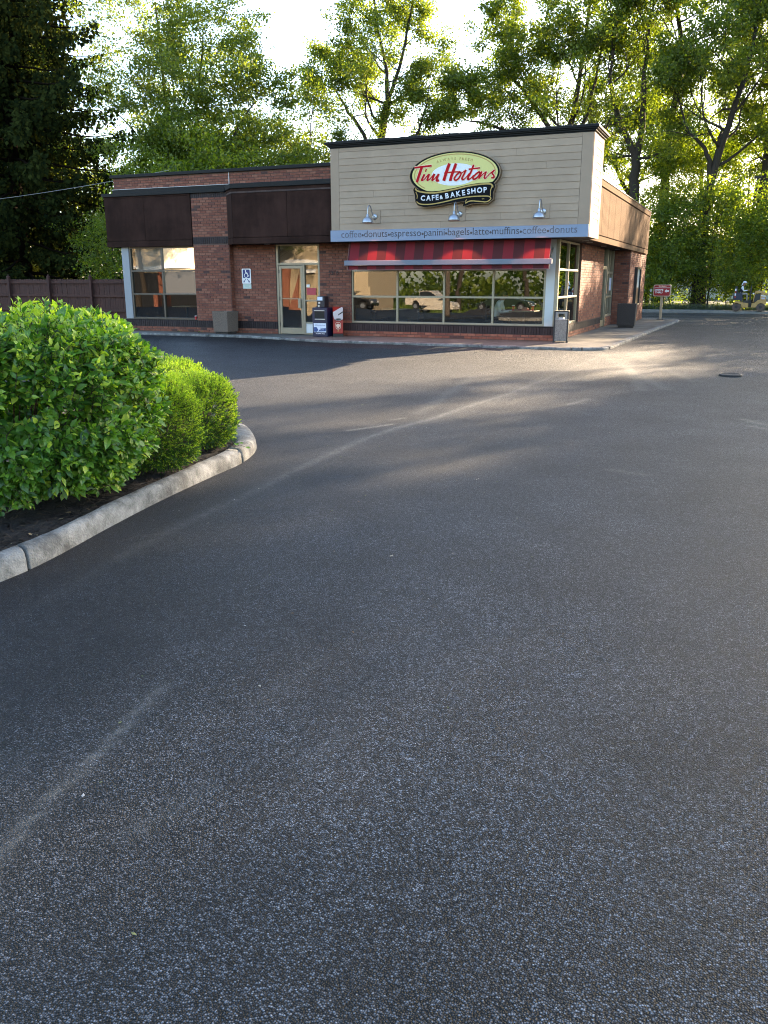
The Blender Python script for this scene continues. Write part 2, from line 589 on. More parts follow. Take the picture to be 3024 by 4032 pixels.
# ================================================================== ground
def asphalt_material():
    m = bpy.data.materials.new('asphalt')
    m.use_nodes = True
    nt = m.node_tree
    n = nt.nodes
    l = nt.links
    p = n['Principled BSDF']
    tc = n.new('ShaderNodeTexCoord')
    def noise(scale, detail=5, rough=0.6):
        q = n.new('ShaderNodeTexNoise')
        q.inputs['Scale'].default_value = scale
        q.inputs['Detail'].default_value = detail
        q.inputs['Roughness'].default_value = rough
        l.new(tc.outputs['Object'], q.inputs['Vector'])
        return q.outputs['Fac']
    def rng(s, a, b, c=0.0, d=1.0):
        q = n.new('ShaderNodeMapRange')
        q.inputs['From Min'].default_value = c
        q.inputs['From Max'].default_value = d
        q.inputs['To Min'].default_value = a
        q.inputs['To Max'].default_value = b
        l.new(s, q.inputs['Value'])
        return q.outputs[0]
    def math_(op, a, b):
        q = n.new('ShaderNodeMath')
        q.operation = op
        for i, s in enumerate((a, b)):
            if isinstance(s, (int, float)):
                q.inputs[i].default_value = s
            else:
                l.new(s, q.inputs[i])
        return q.outputs[0]
    def attr(name):
        q = n.new('ShaderNodeAttribute')
        q.attribute_name = name
        return q.outputs['Fac']
    vo = n.new('ShaderNodeTexVoronoi')
    vo.inputs['Scale'].default_value = 172
    vo.inputs['Randomness'].default_value = 1.0
    l.new(tc.outputs['Object'], vo.inputs['Vector'])
    sep = n.new('ShaderNodeSeparateColor')
    l.new(vo.outputs['Color'], sep.inputs[0])
    stone = sep.outputs[0]
    lot = attr('lot')
    streak = attr('streak')
    base = n.new('ShaderNodeMix')
    base.data_type = 'RGBA'
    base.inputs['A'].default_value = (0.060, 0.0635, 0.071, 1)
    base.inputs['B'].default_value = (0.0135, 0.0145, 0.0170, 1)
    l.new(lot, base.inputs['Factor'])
    # stones: some pale, most dark
    st = math_('POWER', stone, 3.0)
    k = math_('ADD', rng(stone, 0.08, 0.62), math_('MULTIPLY', st, 3.0))
    k = math_('MULTIPLY', k, rng(noise(1.3, 8, 0.62), 0.62, 1.42, 0.25, 0.75))
    k = math_('MULTIPLY', k, rng(noise(0.22, 3), 0.8, 1.2, 0.3, 0.7))
    k = math_('MULTIPLY', k, rng(noise(24, 3, 0.7), 0.60, 1.40, 0.3, 0.7))
    k = math_('MULTIPLY', k, rng(vo.outputs['Distance'], 1.25, 0.10, 0.22, 0.66))  # crevice darkness between the stones is put into the colour
    vm = n.new('ShaderNodeVectorMath')
    vm.operation = 'SCALE'
    l.new(base.outputs['Result'], vm.inputs[0])
    l.new(k, vm.inputs['Scale'])
    dust = n.new('ShaderNodeMix')
    dust.data_type = 'RGBA'
    dust.inputs['B'].default_value = (0.17, 0.165, 0.15, 1)
    l.new(vm.outputs[0], dust.inputs['A'])
    sm = math_('MULTIPLY', streak, rng(noise(22, 6, 0.75), 0.0, 1.0, 0.36, 0.60))
    sm = math_('ADD', math_('MULTIPLY', sm, 0.80), math_('MULTIPLY', streak, 0.16))
    l.new(sm, dust.inputs['Factor'])
    l.new(dust.outputs['Result'], p.inputs['Base Color'])
    rg = math_('ADD', rng(stone, 0.46, 0.68), math_('MULTIPLY', lot, 0.05))
    l.new(rg, p.inputs['Roughness'])
    p.inputs['Specular IOR Level'].default_value = 0.24
    h = math_('ADD', math_('MULTIPLY', rng(vo.outputs['Distance'], 1.0, 0.0, 0.0, 0.9), 0.7), math_('MULTIPLY', stone, 0.55))
    b = n.new('ShaderNodeBump')
    b.inputs['Distance'].default_value = 0.009
    l.new(rng(lot, 1.0, 0.6), b.inputs['Strength'])
    l.new(h, b.inputs['Height'])
    l.new(b.outputs[0], p.inputs['Normal'])
    return m

M['asphalt'] = asphalt_material()
SEAM_NEAR = [(2.85, -21.75), (2.68, -21.15), (2.60, -20.88), (2.55, -20.55), (2.44, -20.03)]
SEAM_FAR = [(1.32, -20.6), (1.25, -19.63), (1.19, -19.19), (1.09, -18.63), (1.01, -17.97), (0.97, -16.84), (0.92, -16.23), (0.87, -15.2), (0.84, -14.24), (0.90, -13.54), (1.06, -12.75), (1.2, -11.21), (1.36, -10.13), (1.55, -6.5), (1.68, -3.1)]

def poly_dist(X, Y, pts):
    D = np.full(X.shape, 1e9)
    for (ax, ay), (bx, by) in zip(pts[:-1], pts[1:]):
        dx, dy = bx - ax, by - ay
        t = np.clip(((X - ax) * dx + (Y - ay) * dy) / (dx * dx + dy * dy), 0, 1)
        D = np.minimum(D, np.hypot(X - ax - t * dx, Y - ay - t * dy))
    return D

xs = np.concatenate([np.arange(-140, -12, 8), np.arange(-12, 0, 0.12), np.arange(0, 3.5, 0.035), np.arange(3.5, 8, 0.1), np.arange(8, 141, 8)])
ys = np.concatenate([np.arange(-160, -24, 8), np.arange(-24, -22, 0.1), np.arange(-22, -9, 0.05), np.arange(-9, 0, 0.1), np.arange(0, 24.41, 0.61)])
ys[-1] = 24.4
X, Y = np.meshgrid(xs, ys)
Z = gz(Y)
Z = Z + np.where((np.abs(X) < 9) & (Y > -24) & (Y < 24), 0.004 * np.sin(X * 1.7 + Y * 0.6) * np.sin(Y * 1.3), 0)
# sunken patch round the drain
Z = Z - 0.05 * np.exp(-(((X - 4.45) / 0.42) ** 2 + ((Y + 5.95) / 0.55) ** 2) ** 2)
nx, ny = len(xs), len(ys)
idx = np.arange(nx * ny).reshape(ny, nx)
fc = np.stack([idx[:-1, :-1], idx[:-1, 1:], idx[1:, 1:], idx[1:, :-1]], -1).reshape(-1, 4)
me = mesh_np('asphalt_lot', np.stack([X, Y, Z], -1).reshape(-1, 3), fc, M['asphalt'], smooth=True)
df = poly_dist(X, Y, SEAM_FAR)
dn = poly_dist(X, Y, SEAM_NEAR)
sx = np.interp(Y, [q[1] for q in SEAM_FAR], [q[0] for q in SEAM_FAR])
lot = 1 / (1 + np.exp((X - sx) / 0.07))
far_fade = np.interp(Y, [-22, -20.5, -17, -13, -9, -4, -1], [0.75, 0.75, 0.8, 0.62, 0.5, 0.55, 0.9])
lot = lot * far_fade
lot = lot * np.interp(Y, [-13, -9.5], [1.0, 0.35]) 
lot = np.maximum(lot, np.interp(X, [-9, -4, -1], [0.9, 0.8, 0]) * np.interp(Y, [-4.2, -2.2], [0, 1]))  # shade along the building front is painted in as darker asphalt
# dark sealed coat at the left; its fade rightward paints in the sky sheen
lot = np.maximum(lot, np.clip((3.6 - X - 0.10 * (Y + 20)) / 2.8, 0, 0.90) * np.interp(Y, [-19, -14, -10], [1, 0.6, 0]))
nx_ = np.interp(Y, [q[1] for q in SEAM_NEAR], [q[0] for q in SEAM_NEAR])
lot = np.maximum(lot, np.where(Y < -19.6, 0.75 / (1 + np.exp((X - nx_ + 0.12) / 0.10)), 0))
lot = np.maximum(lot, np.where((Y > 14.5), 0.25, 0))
streak = 0.55 * np.exp(-(df / 0.05) ** 2) * np.interp(Y, [-20, -17, -15.5, -13.5, -11, -9, -5], [0.0, 0.45, 0.8, 1.1, 1.0, 0.8, 0.4]) + 0.22 * np.exp(-(df / 0.2) ** 2) * np.interp(Y, [-20, -15, -10, -5], [0, 0.5, 0.8, 0.1])
streak += 0.50 * np.exp(-(dn / 0.015) ** 2) + 0.09 * np.exp(-(dn / 0.06) ** 2) + 0.10 * np.exp(-(poly_dist(X, Y, [(2.35, -21.3), (2.3, -20.75)]) / 0.09) ** 2)
for (a, b, w, s) in [((0.45, -13.9), (0.75, -13.3), 0.035, 0.9), ((0.62, -13.0), (0.72, -12.8), 0.03, 0.8), ((4.72, -11.3), (4.97, -11.65), 0.05, 0.9), ((4.8, -11.8), (5.1, -12.1), 0.04, 0.9),
                     ((2.44, -10.9), (2.58, -10.2), 0.06, 0.55), ((3.6, -14.9), (3.9, -15.0), 0.06, 0.4), ((2.9, -20.0), (2.95, -19.5), 0.04, 0.12), ((2.98, -20.9), (3.05, -20.6), 0.05, 0.16), ((3.3, -20.3), (3.34, -20.1), 0.05, 0.14)]:
    streak += s * np.exp(-(poly_dist(X, Y, [a, b]) / w) ** 2)
# pale streaks fanning out of the building corner
for a, b in [((1.5, -2.4), (3.55, -8.7)), ((2.2, -2.4), (3.9, -7.4)), ((2.35, -4.2), (3.2, -8.9)), ((0.2, -8.2), (0.75, -12.4))]:
    streak += 0.40 * np.exp(-(poly_dist(X, Y, [a, b]) / 0.10) ** 2)
# dust and crumbs at the far end where the paving is unfinished
streak += np.where(Y > 14.5, 0.55, 0) * (0.5 + 0.5 * np.sin(Y * 2.2 + X * 0.4))
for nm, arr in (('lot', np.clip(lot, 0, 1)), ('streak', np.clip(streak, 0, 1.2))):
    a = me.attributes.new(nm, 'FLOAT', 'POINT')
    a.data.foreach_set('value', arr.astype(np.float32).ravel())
structure(link('asphalt_lot', me))

M['soil'] = mat('soil_and_lawn', (0.055, 0.065, 0.025), 0.95, noise=0.4, nscale=0.8)
gy = np.array([-600., -300, -200, -120, -60, -30, 0, 60, 200, 600, 1200])
gx = np.array([-1200., -300, 0, 300, 1200])
GX, GY = np.meshgrid(gx, gy)
GZ = np.where(GY < 0, np.maximum(gz(GY), -8) - 0.4, -0.42)
gi = np.arange(len(gx) * len(gy)).reshape(len(gy), len(gx))
structure(link('ground', mesh_np('ground', np.stack([GX, GY, GZ], -1).reshape(-1, 3), np.stack([gi[:-1, :-1], gi[:-1, 1:], gi[1:, 1:], gi[1:, :-1]], -1).reshape(-1, 4), M['soil'])))

# unfinished paving edge at the far side: the old surface stands a few cm higher, its cut face in shade
M['oldpave'] = mat('old_pavement', (0.20, 0.195, 0.175), 0.9, noise=0.35, nscale=3, bump=0.3)
mb = MB()
mb.prism([(-60, 24.4), (140, 25.6), (140, 27.0), (-60, 26.4)], -0.4, 0.045)
structure(mb.build('old_pavement', M['oldpave'], bevel=0.01))
mb = MB()
mb.prism([(-140, 26.38), (140, 26.9), (140, 90), (-140, 90)], -0.41, 0.03)
structure(mb.build('verge', M['soil']))
# ground left of the lot behind the fence
mb = MB()
mb.prism([(-140, 7.5), (-20.5, 7.5), (-20.5, 26.4), (-140, 26.4)], -0.3, -0.02)
structure(mb.build('back_yard', M['soil']))

# ---- sidewalk round the building with its kerb
SW = [(-16.5, -1.25), (-13.3, -1.05), (-9.7, -0.98), (-8.0, -1.30), (-5.8, -1.86), (-2.1, -1.93), (0.55, -2.0), (1.05, -1.96), (1.40, -1.78), (1.58, -1.45), (1.66, -0.4), (1.74, 2.4), (1.86, 7.0), (2.01, 11.1), (2.12, 13.6), (2.10, 14.6), (1.9, 15.2), (1.5, 15.5), (-1.0, 15.6)]
def offset_poly(pts, d):
    o = []
    for i, p in enumerate(pts):
        a = Vector(pts[max(i - 1, 0)])
        b = Vector(pts[min(i + 1, len(pts) - 1)])
        t = (b - a).normalized()
        o.append((p[0] - t.y * d, p[1] + t.x * d))
    return o
fine = catmull(SW, 5)
inner = offset_poly(fine, 0.16)
back = [(-1.0, 15.0), (-16.5, 15.0)]
mb = MB()
mb.prism(inner + [(-1.0, 9.0), (-16.5, 9.0)], -0.35, 0.0)
pave = structure(mb.build('sidewalk', M['concrete']))
# joints in the paving are real gaps: thin dark slots set as recessed strips between slabs
rngk = np.random.default_rng(3)
breaks = [0, 9, 16, 22, 26, 31, 35, 40, 46, 52, 57, 62, 68, 76, 84, len(fine) - 1]
for a, b in zip(breaks[:-1], breaks[1:]):
    if b <= a: continue
    vs, fs = [], []
    rows = list(range(a, b + 1))
    prof_n = 5
    for j, i in enumerate(rows):
        ox, oy = fine[i]
        ix, iy = inner[i]
        sh = 0.012 if j == 0 else (-0.012 if j == len(rows) - 1 else 0)
        k0 = rows[min(j + 1, len(rows) - 1)]
        k1 = rows[max(j - 1, 0)]
        tx, ty = fine[k0][0] - fine[k1][0], fine[k0][1] - fine[k1][1]
        q = math.hypot(tx, ty) or 1
        tx, ty = tx / q * sh, ty / q * sh
        zt = 0.004 + 0.006 * rngk.normal()
        w = 0.018 * rngk.random()
        vs += [(ox + tx, oy + ty, -0.3), (ox + tx - w, oy + ty + w * .3, -0.02 + zt), (ox * .82 + ix * .18 + tx, oy * .82 + iy * .18 + ty, zt), (ix + tx, iy + ty, 0.004 + zt * .3), (ix + tx, iy + ty, -0.3)]
    for j in range(len(rows) - 1):
        for k in range(4):
            fs.append((j * 5 + k, (j + 1) * 5 + k, (j + 1) * 5 + k + 1, j * 5 + k + 1))
    fs.append((0, 1, 2, 3, 4))
    e = (len(rows) - 1) * 5
    fs.append((e + 4, e + 3, e + 2, e + 1, e))
    MB().add(vs, fs).build('kerb_segment', M['kerb'], pave)

# ---- planting island: kerb, mulch
OUT = [(0.80, -24.5), (0.77, -20.5), (0.76, -19.34), (0.75, -19.08), (0.70, -18.75), (0.58, -18.16), (0.45, -17.41), (0.35, -16.6), (0.28, -15.95), (0.06, -15.33), (-0.37, -14.72), (-0.78, -14.36), (-1.3, -14.12), (-3.0, -13.85), (-9.0, -13.6)]
INN = [(0.62, -24.5), (0.60, -20.5), (0.585, -19.25), (0.575, -19.0), (0.535, -18.6), (0.42, -18.0), (0.31, -17.3), (0.19, -16.5), (0.09, -15.95), (-0.12, -15.46), (-0.5, -15.02), (-0.88, -14.72), (-1.35, -14.5), (-3.0, -14.25), (-9.0, -14.0)]
of = catmull(OUT, 8)
inf = catmull(INN, 8)
tot = len(of)
island = tag(thing('planting_island', None, None, (0, -17, 0)), kind='structure')
cracks = [0, 23, 64, 80, 92, tot - 1]
for a, b in zip(cracks[:-1], cracks[1:]):
    rows = list(range(a, b + 1))
    vs, fs = [], []
    for j, i in enumerate(rows):
        ox, oy = of[i]
        ix, iy = inf[i]
        sh = 0.010 if j == 0 and a else (-0.010 if j == len(rows) - 1 else 0)
        k0, k1 = min(i + 1, tot - 1), max(i - 1, 0)
        tx, ty = of[k0][0] - of[k1][0], of[k0][1] - of[k1][1]
        q = math.hypot(tx, ty) or 1
        tx, ty = tx / q * sh, ty / q * sh
        zt = 0.008 + 0.0012 * rngk.normal()
        pr = [(0.0, -0.22), (0.015 + .006 * rngk.random(), -0.10), (0.05, -0.045 + .006 * rngk.normal()), (0.14, -0.012 + zt * .5), (0.30, zt), (0.75, zt + .002), (0.93, zt - .012), (1.0, -0.03), (1.0, -0.22)]
        for t, z in pr:
            vs.append((ox + (ix - ox) * t + tx, oy + (iy - oy) * t + ty, z))
    m = 9
    for j in range(len(rows) - 1):
        for k in range(m - 1):
            fs.append((j * m + k, (j + 1) * m + k, (j + 1) * m + k + 1, j * m + k + 1))
    fs.append(tuple(range(m)))
    e = (len(rows) - 1) * m
    fs.append(tuple(e + k for k in range(m - 1, -1, -1)))
    MB().add(vs, fs).build('kerb_segment', M['kerb'], island, smooth=True)
M['mulch'] = mat('mulch', (0.016, 0.012, 0.010), 0.95, noise=0.5, nscale=40, bump=1.0, bscale=50)
mb = MB()
mb.prism(inf + [(-9, -24.5)], -0.3, -0.035)
mb.build('mulch_bed', M['mulch'], island)

def in_poly(x, y, poly):
    c = False
    j = len(poly) - 1
    for i in range(len(poly)):
        xi, yi = poly[i]
        xj, yj = poly[j]
        if (yi > y) != (yj > y) and x < (xj - xi) * (y - yi) / (yj - yi) + xi:
            c = not c
        j = i
    return c
ip = inf[::2] + [(-9, -24.5)]
M['chip'] = ramp_mat('mulch_chips', [(0, (0.012, 0.009, 0.008)), (0.5, (0.022, 0.016, 0.012)), (0.9, (0.05, 0.035, 0.022)), (0.985, (0.32, 0.24, 0.13))], 'island', bump=0.0)
rc = np.random.default_rng(11)
V, F = [], []
while len(V) < 4 * 5200:
    x, y = rc.uniform(-1.4, 0.75), rc.uniform(-19.9, -14.6)
    if not in_poly(x, y, ip): continue
    a = rc.uniform(0, 6.28)
    L, W = rc.uniform(0.01, 0.038), rc.uniform(0.004, 0.010)
    if rc.random() < 0.03:
        L, W = rc.uniform(0.08, 0.16), 0.0022
    z = -0.034 + rc.uniform(0, 0.022)
    up = rc.uniform(-0.35, 0.35) * L
    ca, sa = math.cos(a), math.sin(a)
    b = len(V)
    for s, t, dz in ((-1, -1, -up), (1, -1, up), (1, 1, up + .003), (-1, 1, -up + .003)):
        V.append((x + ca * L * s - sa * W * t, y + sa * L * s + ca * W * t, z + dz))
    F.append((b, b + 1, b + 2, b + 3))
o = link('mulch_chips', mesh_np('mulch_chips', np.array(V), np.array(F), M['chip']), island)
o['kind'] = 'stuff'
# bits of leaf and grit on the asphalt
V, F = [], []
for i in range(420):
    if i < 150:
        x, y = rc.uniform(0.5, 3.4), rc.uniform(-21.6, -12)
    else:
        x, y = rc.uniform(-5, 6), rc.uniform(-21.6, 4)
    if in_poly(x, y, of + [(-9, -24.5)]) or in_poly(x, y, fine): continue
    a = rc.uniform(0, 6.28)
    L = rc.uniform(0.003, 0.011) * (2.2 if rc.random() < 0.06 else 1)
    W = L * rc.uniform(0.25, 0.7)
    ca, sa = math.cos(a), math.sin(a)
    z = float(gz(y)) + 0.007
    b = len(V)
    for s, t in ((-1, 0), (0, -1), (1, 0), (0, 1)):
        V.append((x + ca * L * s - sa * W * t, y + sa * L * s + ca * W * t, z + rc.uniform(0, .004)))
    F.append((b, b + 1, b + 2, b + 3))
M['litter'] = ramp_mat('leaf_litter', [(0, (0.30, 0.27, 0.20)), (0.4, (0.16, 0.18, 0.07)), (0.7, (0.35, 0.34, 0.32)), (0.9, (0.25, 0.14, 0.05))], 'island', bump=0)
o = link('leaf_litter', mesh_np('leaf_litter', np.array(V), np.array(F), M['litter']))
o['kind'] = 'stuff'

# ---- sunken drain in the drive
dr = thing('drain_cover', 'round dark drain cover sunk into the grey driveway', 'drain cover', (4.45, -5.95, -0.14))
mb = MB()
mb.lathe([(0.20, -0.06), (0.20, 0.018), (0.185, 0.024), (0.17, 0.024), (0.165, 0.004), (0.0, 0.004)], (4.45, -5.95, -0.11), n=28)
M['iron'] = mat('cast_iron', (0.018, 0.017, 0.017), 0.6, noise=0.3, nscale=20)
mb.build('cover_ring', M['iron'], dr)
mb = MB()
for k in range(7):
    yy = -6.062 + k * 0.037
    hw = math.sqrt(max(0.0, 0.15 ** 2 - (yy + 5.95) ** 2))
    mb.box(4.45 - hw, 4.45 + hw, yy - 0.009, yy + 0.009, -0.11, -0.09)
mb.build('grate_bars', M['iron'], dr)

# ================================================================== the cafe building
cafe = thing('cafe_building', 'low brick cafe with brown fascias and a tan clapboard sign box above its front', 'building', (-7, 6, 0))
BRICKS, SOLD = [], []          # (x, y, z, angle, length) of each brick face centre
CP, BP = 0.075, 0.212           # course and brick pitch

def brick_wall(p0, p1, z0, z1, soldier=(), holes=(), start=0):
    """bricks on the outer face from p0 to p1 (seen from outside left to right)"""
    p0, p1 = Vector(p0), Vector(p1)
    d = (p1 - p0)
    L = d.length
    d.normalize()
    ang = math.atan2(d.y, d.x)
    nv = Vector((d.y, -d.x))
    z = z0
    c = start
    while z < z1 - 0.02:
        sd_ = [s for s in soldier if abs(s - z) < 0.02]
        if sd_:
            n = int(round(L / 0.0755))
            w = L / n
            for i in range(n):
                u = (i + 0.5) * w
                q = p0 + d * u
                SOLD.append((q.x, q.y, z + 0.100, ang, w - 0.006, 0.196))
            z += 0.205
            continue
        u = -BP / 2 if c % 2 else 0.0
        while u < L - 0.01:
            a, b = max(u, 0), min(u + BP, L)
            if b - a > 0.03:
                mid = (a + b) / 2
                ok = True
                for (h0, h1, g0, g1) in holes:
                    if h0 < mid < h1 and g0 < z + CP / 2 < g1:
                        ok = False
                if ok:
                    q = p0 + d * mid
                    BRICKS.append((q.x, q.y, z + CP / 2, ang, b - a - 0.011, CP - 0.011))
            u += BP
        z += CP
        c += 1

FT = 4.20       # roof line
SO = 2.60       # soffit
# mortar bodies ------------------------------------------------------
wm = MB()
wd = MB()       # dark mortar behind soldier courses
def wallbox(x0, x1, y0, y1, z0, z1): wm.box(x0, x1, y0, y1, z0, z1)
# base plinth in front (two brick courses + one soldier course)
wallbox(-7.0, 0.0, 0.0, 0.30, -0.2, 0.160)
wd.box(-7.0, 0.001, 0.001, 0.30, 0.160, 0.372)
wallbox(-9.93, -8.46, 0.0, 0.30, -0.2, 0.160)
wd.box(-9.93, -8.46, 0.001, 0.30, 0.160, 0.372)
wallbox(-9.93, -8.46, 0.0, 0.30, 0.372, 2.62)
wallbox(-7.0, -5.98, 0.0, 0.30, 0.372, 2.62)
wallbox(-11.21, -9.93, -0.20, 0.30, -0.2, 0.160)
wd.box(-11.209, -9.931, -0.199, 0.30, 0.160, 0.372)
wallbox(-11.21, -9.93, -0.20, 0.30, 0.372, 4.10)
wallbox(-14.20, -11.21, -0.10, 0.20, -0.2, 0.160)
wd.box(-14.20, -11.21, -0.099, 0.20, 0.160, 0.372)
# side
wallbox(-0.30, 0.0, 0.301, 3.05, -0.2, 0.160)
wallbox(-0.30, -0.001, 0.301, 3.05, 0.161, 0.372)
wallbox(-0.30, 0.0, 3.05, 7.25, -0.2, 2.62)
wallbox(-0.30, 0.0, 8.20, 9.80, -0.2, 0.33)
wallbox(-0.30, 0.55, 9.80, 14.8, -0.2, 2.62)
# parapet, rear and far walls
wallbox(-14.31, -6.10, 0.10, 0.35, 4.18, 4.68)
wallbox(-14.31, -14.06, 0.36, 14.8, -0.2, 4.68)
wallbox(-14.05, 0.54, 14.55, 14.79, -0.2, 4.2)
wm.build('mortar_wall', M['mortar'], cafe)
wd.build('dark_mortar_wall', M['dmortar'], cafe)

brick_wall((-7.0, 0.0), (0.0, 0.0), 0.010, 0.372, soldier=(0.160,))
brick_wall((-7.0, 0.0), (-5.98, 0.0), 0.375, 2.60)
brick_wall((-9.93, 0.0), (-8.46, 0.0), 0.010, 2.60, soldier=(0.160,))
brick_wall((-11.21, -0.2), (-9.93, -0.2), 0.010, 2.63, soldier=(0.160,))
brick_wall((-11.21, -0.2), (-9.93, -0.2), 2.645, 2.84, soldier=(2.645,))
brick_wall((-11.21, -0.2), (-9.93, -0.2), 2.853, 3.94)
brick_wall((-11.21, -0.2), (-9.93, -0.2), 3.955, 4.09, soldier=(3.955,))
brick_wall((-9.93, -0.2), (-9.93, 0.0), 0.010, 2.6)
brick_wall((-14.20, -0.1), (-11.21, -0.1), 0.010, 0.372, soldier=(0.160,))
brick_wall((0.0, 0.0), (0.0, 3.05), 0.010, 0.372, soldier=(0.160,))
brick_wall((0.0, 3.05), (0.0, 7.25), 0.010, 0.372, soldier=(0.160,))
brick_wall((0.0, 3.05), (0.0, 7.25), 0.375, 2.60)
brick_wall((0.0, 8.20), (0.0, 9.80), 0.010, 0.32)
brick_wall((0.0, 9.80), (0.55, 9.80), 0.010, 2.60)
brick_wall((0.55, 9.80), (0.55, 14.8), 0.010, 2.60)
brick_wall((-14.31, 0.10), (-6.10, 0.10), 4.20, 4.67)

def bevel_brick(w, h, d=0.018, b=0.004):
    """brick face: chamfered, 20 triangles; x along, z up, front at -y"""
    x, z = w / 2, h / 2
    v = [(-x, 0, -z), (x, 0, -z), (x, 0, z), (-x, 0, z), (-x + b, -d, -z + b), (x - b, -d, -z + b), (x - b, -d, z - b), (-x + b, -d, z - b)]
    return v, [(4, 5, 6, 7), (0, 1, 5, 4), (1, 2, 6, 5), (2, 3, 7, 6), (3, 0, 4, 7)]

def lay(lst, one, many, mat1, matn, keep, side_z=1.0, parent=None):
    lst.sort(key=lambda q: (Vector((q[0], q[1], q[2])) - CAM_POS).length / (1.0 if abs(math.sin(q[3])) < 0.5 else 0.25))
    rb = np.random.default_rng(5)
    cache = {}
    V, F = [], []
    for i, (x, y, z, a, w, h) in enumerate(lst):
        out = 0.011 + rb.uniform(-0.0025, 0.0025)
        T = Matrix.Translation((x, y, z)) @ Matrix.Rotation(a, 4, 'Z') @ Matrix.Translation((0, 0.018 - out, 0))
        if i < keep:
            k = (round(w, 2), round(h, 2))
            if k not in cache:
                mb_ = MB()
                mb_.add(*bevel_brick(w, h))
                cache[k] = mb_.mesh(one, mat1)
            o = bpy.data.objects.new(one, cache[k])
            COL.objects.link(o)
            o.parent = parent
            o.matrix_parent_inverse = world_of(parent).inverted()
            o.matrix_basis = T @ Matrix.Rotation(rb.normal() * 0.003, 4, 'Y')
        else:
            v, f = bevel_brick(w, h)
            b = len(V)
            V += [tuple(T @ Vector(q)) for q in v]
            F += [tuple(b + t for t in q) for q in f]
    if V:
        o = link(many, mesh_np(many, np.array(V), np.array(F), matn), parent)
        o['kind'] = 'stuff'
lay(BRICKS, 'brick', 'bricks', M['brick'], M['bricks'], 300, parent=cafe)
lay(SOLD, 'dark_brick', 'dark_bricks', M['soldier'], M['soldiers'], 240, parent=cafe)
# sloped sills on top of the soldier course
mb = MB()
mb.box(-5.99, 0.005, -0.015, 0.12, 0.376, 0.388)
mb.box(-14.21, -11.22, -0.115, 0.02, 0.376, 0.388)
mb.box(-0.12, 0.012, 0.13, 3.04, 0.376, 0.388)
mb.build('sill', M['alud'], cafe)
# control joint
mb = MB()
mb.box(-10.02, -10.0, 0.078, 0.0995, 4.2, 4.68)
mb.build('control_joint', M['flash'], cafe)

# roof and slabs -----------------------------------------------------
mb = MB()
mb.box(-14.05, 0.50, 0.36, 14.54, 4.02, 4.16)
mb.build('roof', M['roof'], cafe)
mb = MB()
mb.prism([(-14.44, -0.19), (-9.93, -0.19), (-9.40, -0.70), (-6.17, -0.70), (-6.17, -0.81), (0.79, -0.81), (0.79, 0.60), (0.60, 0.60), (0.60, 14.5), (-14.3, 14.5), (-14.3, 0.0), (-14.44, 0.0)], 2.603, 2.66)
mb.build('soffit', M['soffit'], cafe)
mb = MB()
M['downlight'] = mat('downlight_trim', (0.4, 0.4, 0.38), 0.4)
for x, y in ((-8.5, -0.4), (0.32, 2.4), (0.3, 5.1), (0.3, 8.1), (0.42, 1.2)):
    mb.lathe([(0.085, 2.603), (0.085, 2.590), (0.06, 2.588), (0.055, 2.600)], (x, y, 0), n=14)
mb.build('downlight', M['downlight'], cafe)

# left fascia: two panels, a lower board, a cap
def fascia_run(p0, p1, panels, z0, z1, matp, lowh=0.15, gap=0.012):
    p0, p1 = Vector(p0), Vector(p1)
    d = p1 - p0
    L = d.length
    d.normalize()
    nv = Vector((d.y, -d.x))
    def slab(u0, u1, za, zb, th, name):
        a, b = p0 + d * u0, p0 + d * u1
        q = [a + nv * th, b + nv * th, b - nv * 0.03, a - nv * 0.03]
        MB().prism([(t.x, t.y) for t in q], za, zb).build(name, matp, cafe, bevel=0.004)
    us = [0] + panels + [L]
    for a, b in zip(us[:-1], us[1:]):
        slab(a + gap / 3, b - gap / 3, z0 + lowh + gap, z1, 0.0, 'fascia_panel')
    slab(0, L, z0, z0 + lowh, 0.014, 'fascia_board')
fascia_run((-14.48, -0.224), (-11.225, -0.224), [1.52], SO, 4.05, M['fascia'], 0.17)
mb = MB()
mb.prism([(-14.47, -0.20), (-14.47, 3.0), (-14.40, 3.0), (-14.40, -0.20)], SO, 4.05)
mb.build('fascia_panel', M['fascia'], cafe)
mb = MB()
mb.prism([(-9.93, -0.19), (-9.43, -0.70), (-6.18, -0.70), (-6.18, -0.6), (-9.37, -0.6), (-9.80, -0.15)], 2.62, 4.1)
mb.prism([(-14.46, -0.20), (-11.23, -0.20), (-11.23, -0.12), (-14.46, -0.12)], 2.62, 4.06)
mb.build('fascia_backing', M['soffit'], cafe)
fascia_run((-9.42, -0.745), (-6.175, -0.745), [1.80], SO, 3.985, M['fascia'], 0.17)
fascia_run((-9.925, -0.235), (-9.43, -0.742), [], SO, 3.985, M['fascia'], 0.17)
# worn pale strip under the caps
mb = MB()
mb.prism([(-9.93, -0.245), (-9.425, -0.757), (-6.175, -0.757), (-6.175, -0.70), (-9.40, -0.70), (-9.85, -0.20)], 3.992, 4.035)
mb.build('worn_strip', M['fascia_pale'], cafe)
mb = MB()
mb.prism([(-9.93, -0.238), (-9.425, -0.748), (-6.175, -0.748), (-6.175, -0.70), (-9.40, -0.70), (-9.85, -0.20)], 4.037, 4.118)
mb.box(-14.48, -11.22, -0.232, -0.15, 4.055, 4.10)
mb.build('fascia_top_board', M['fascia'], cafe)
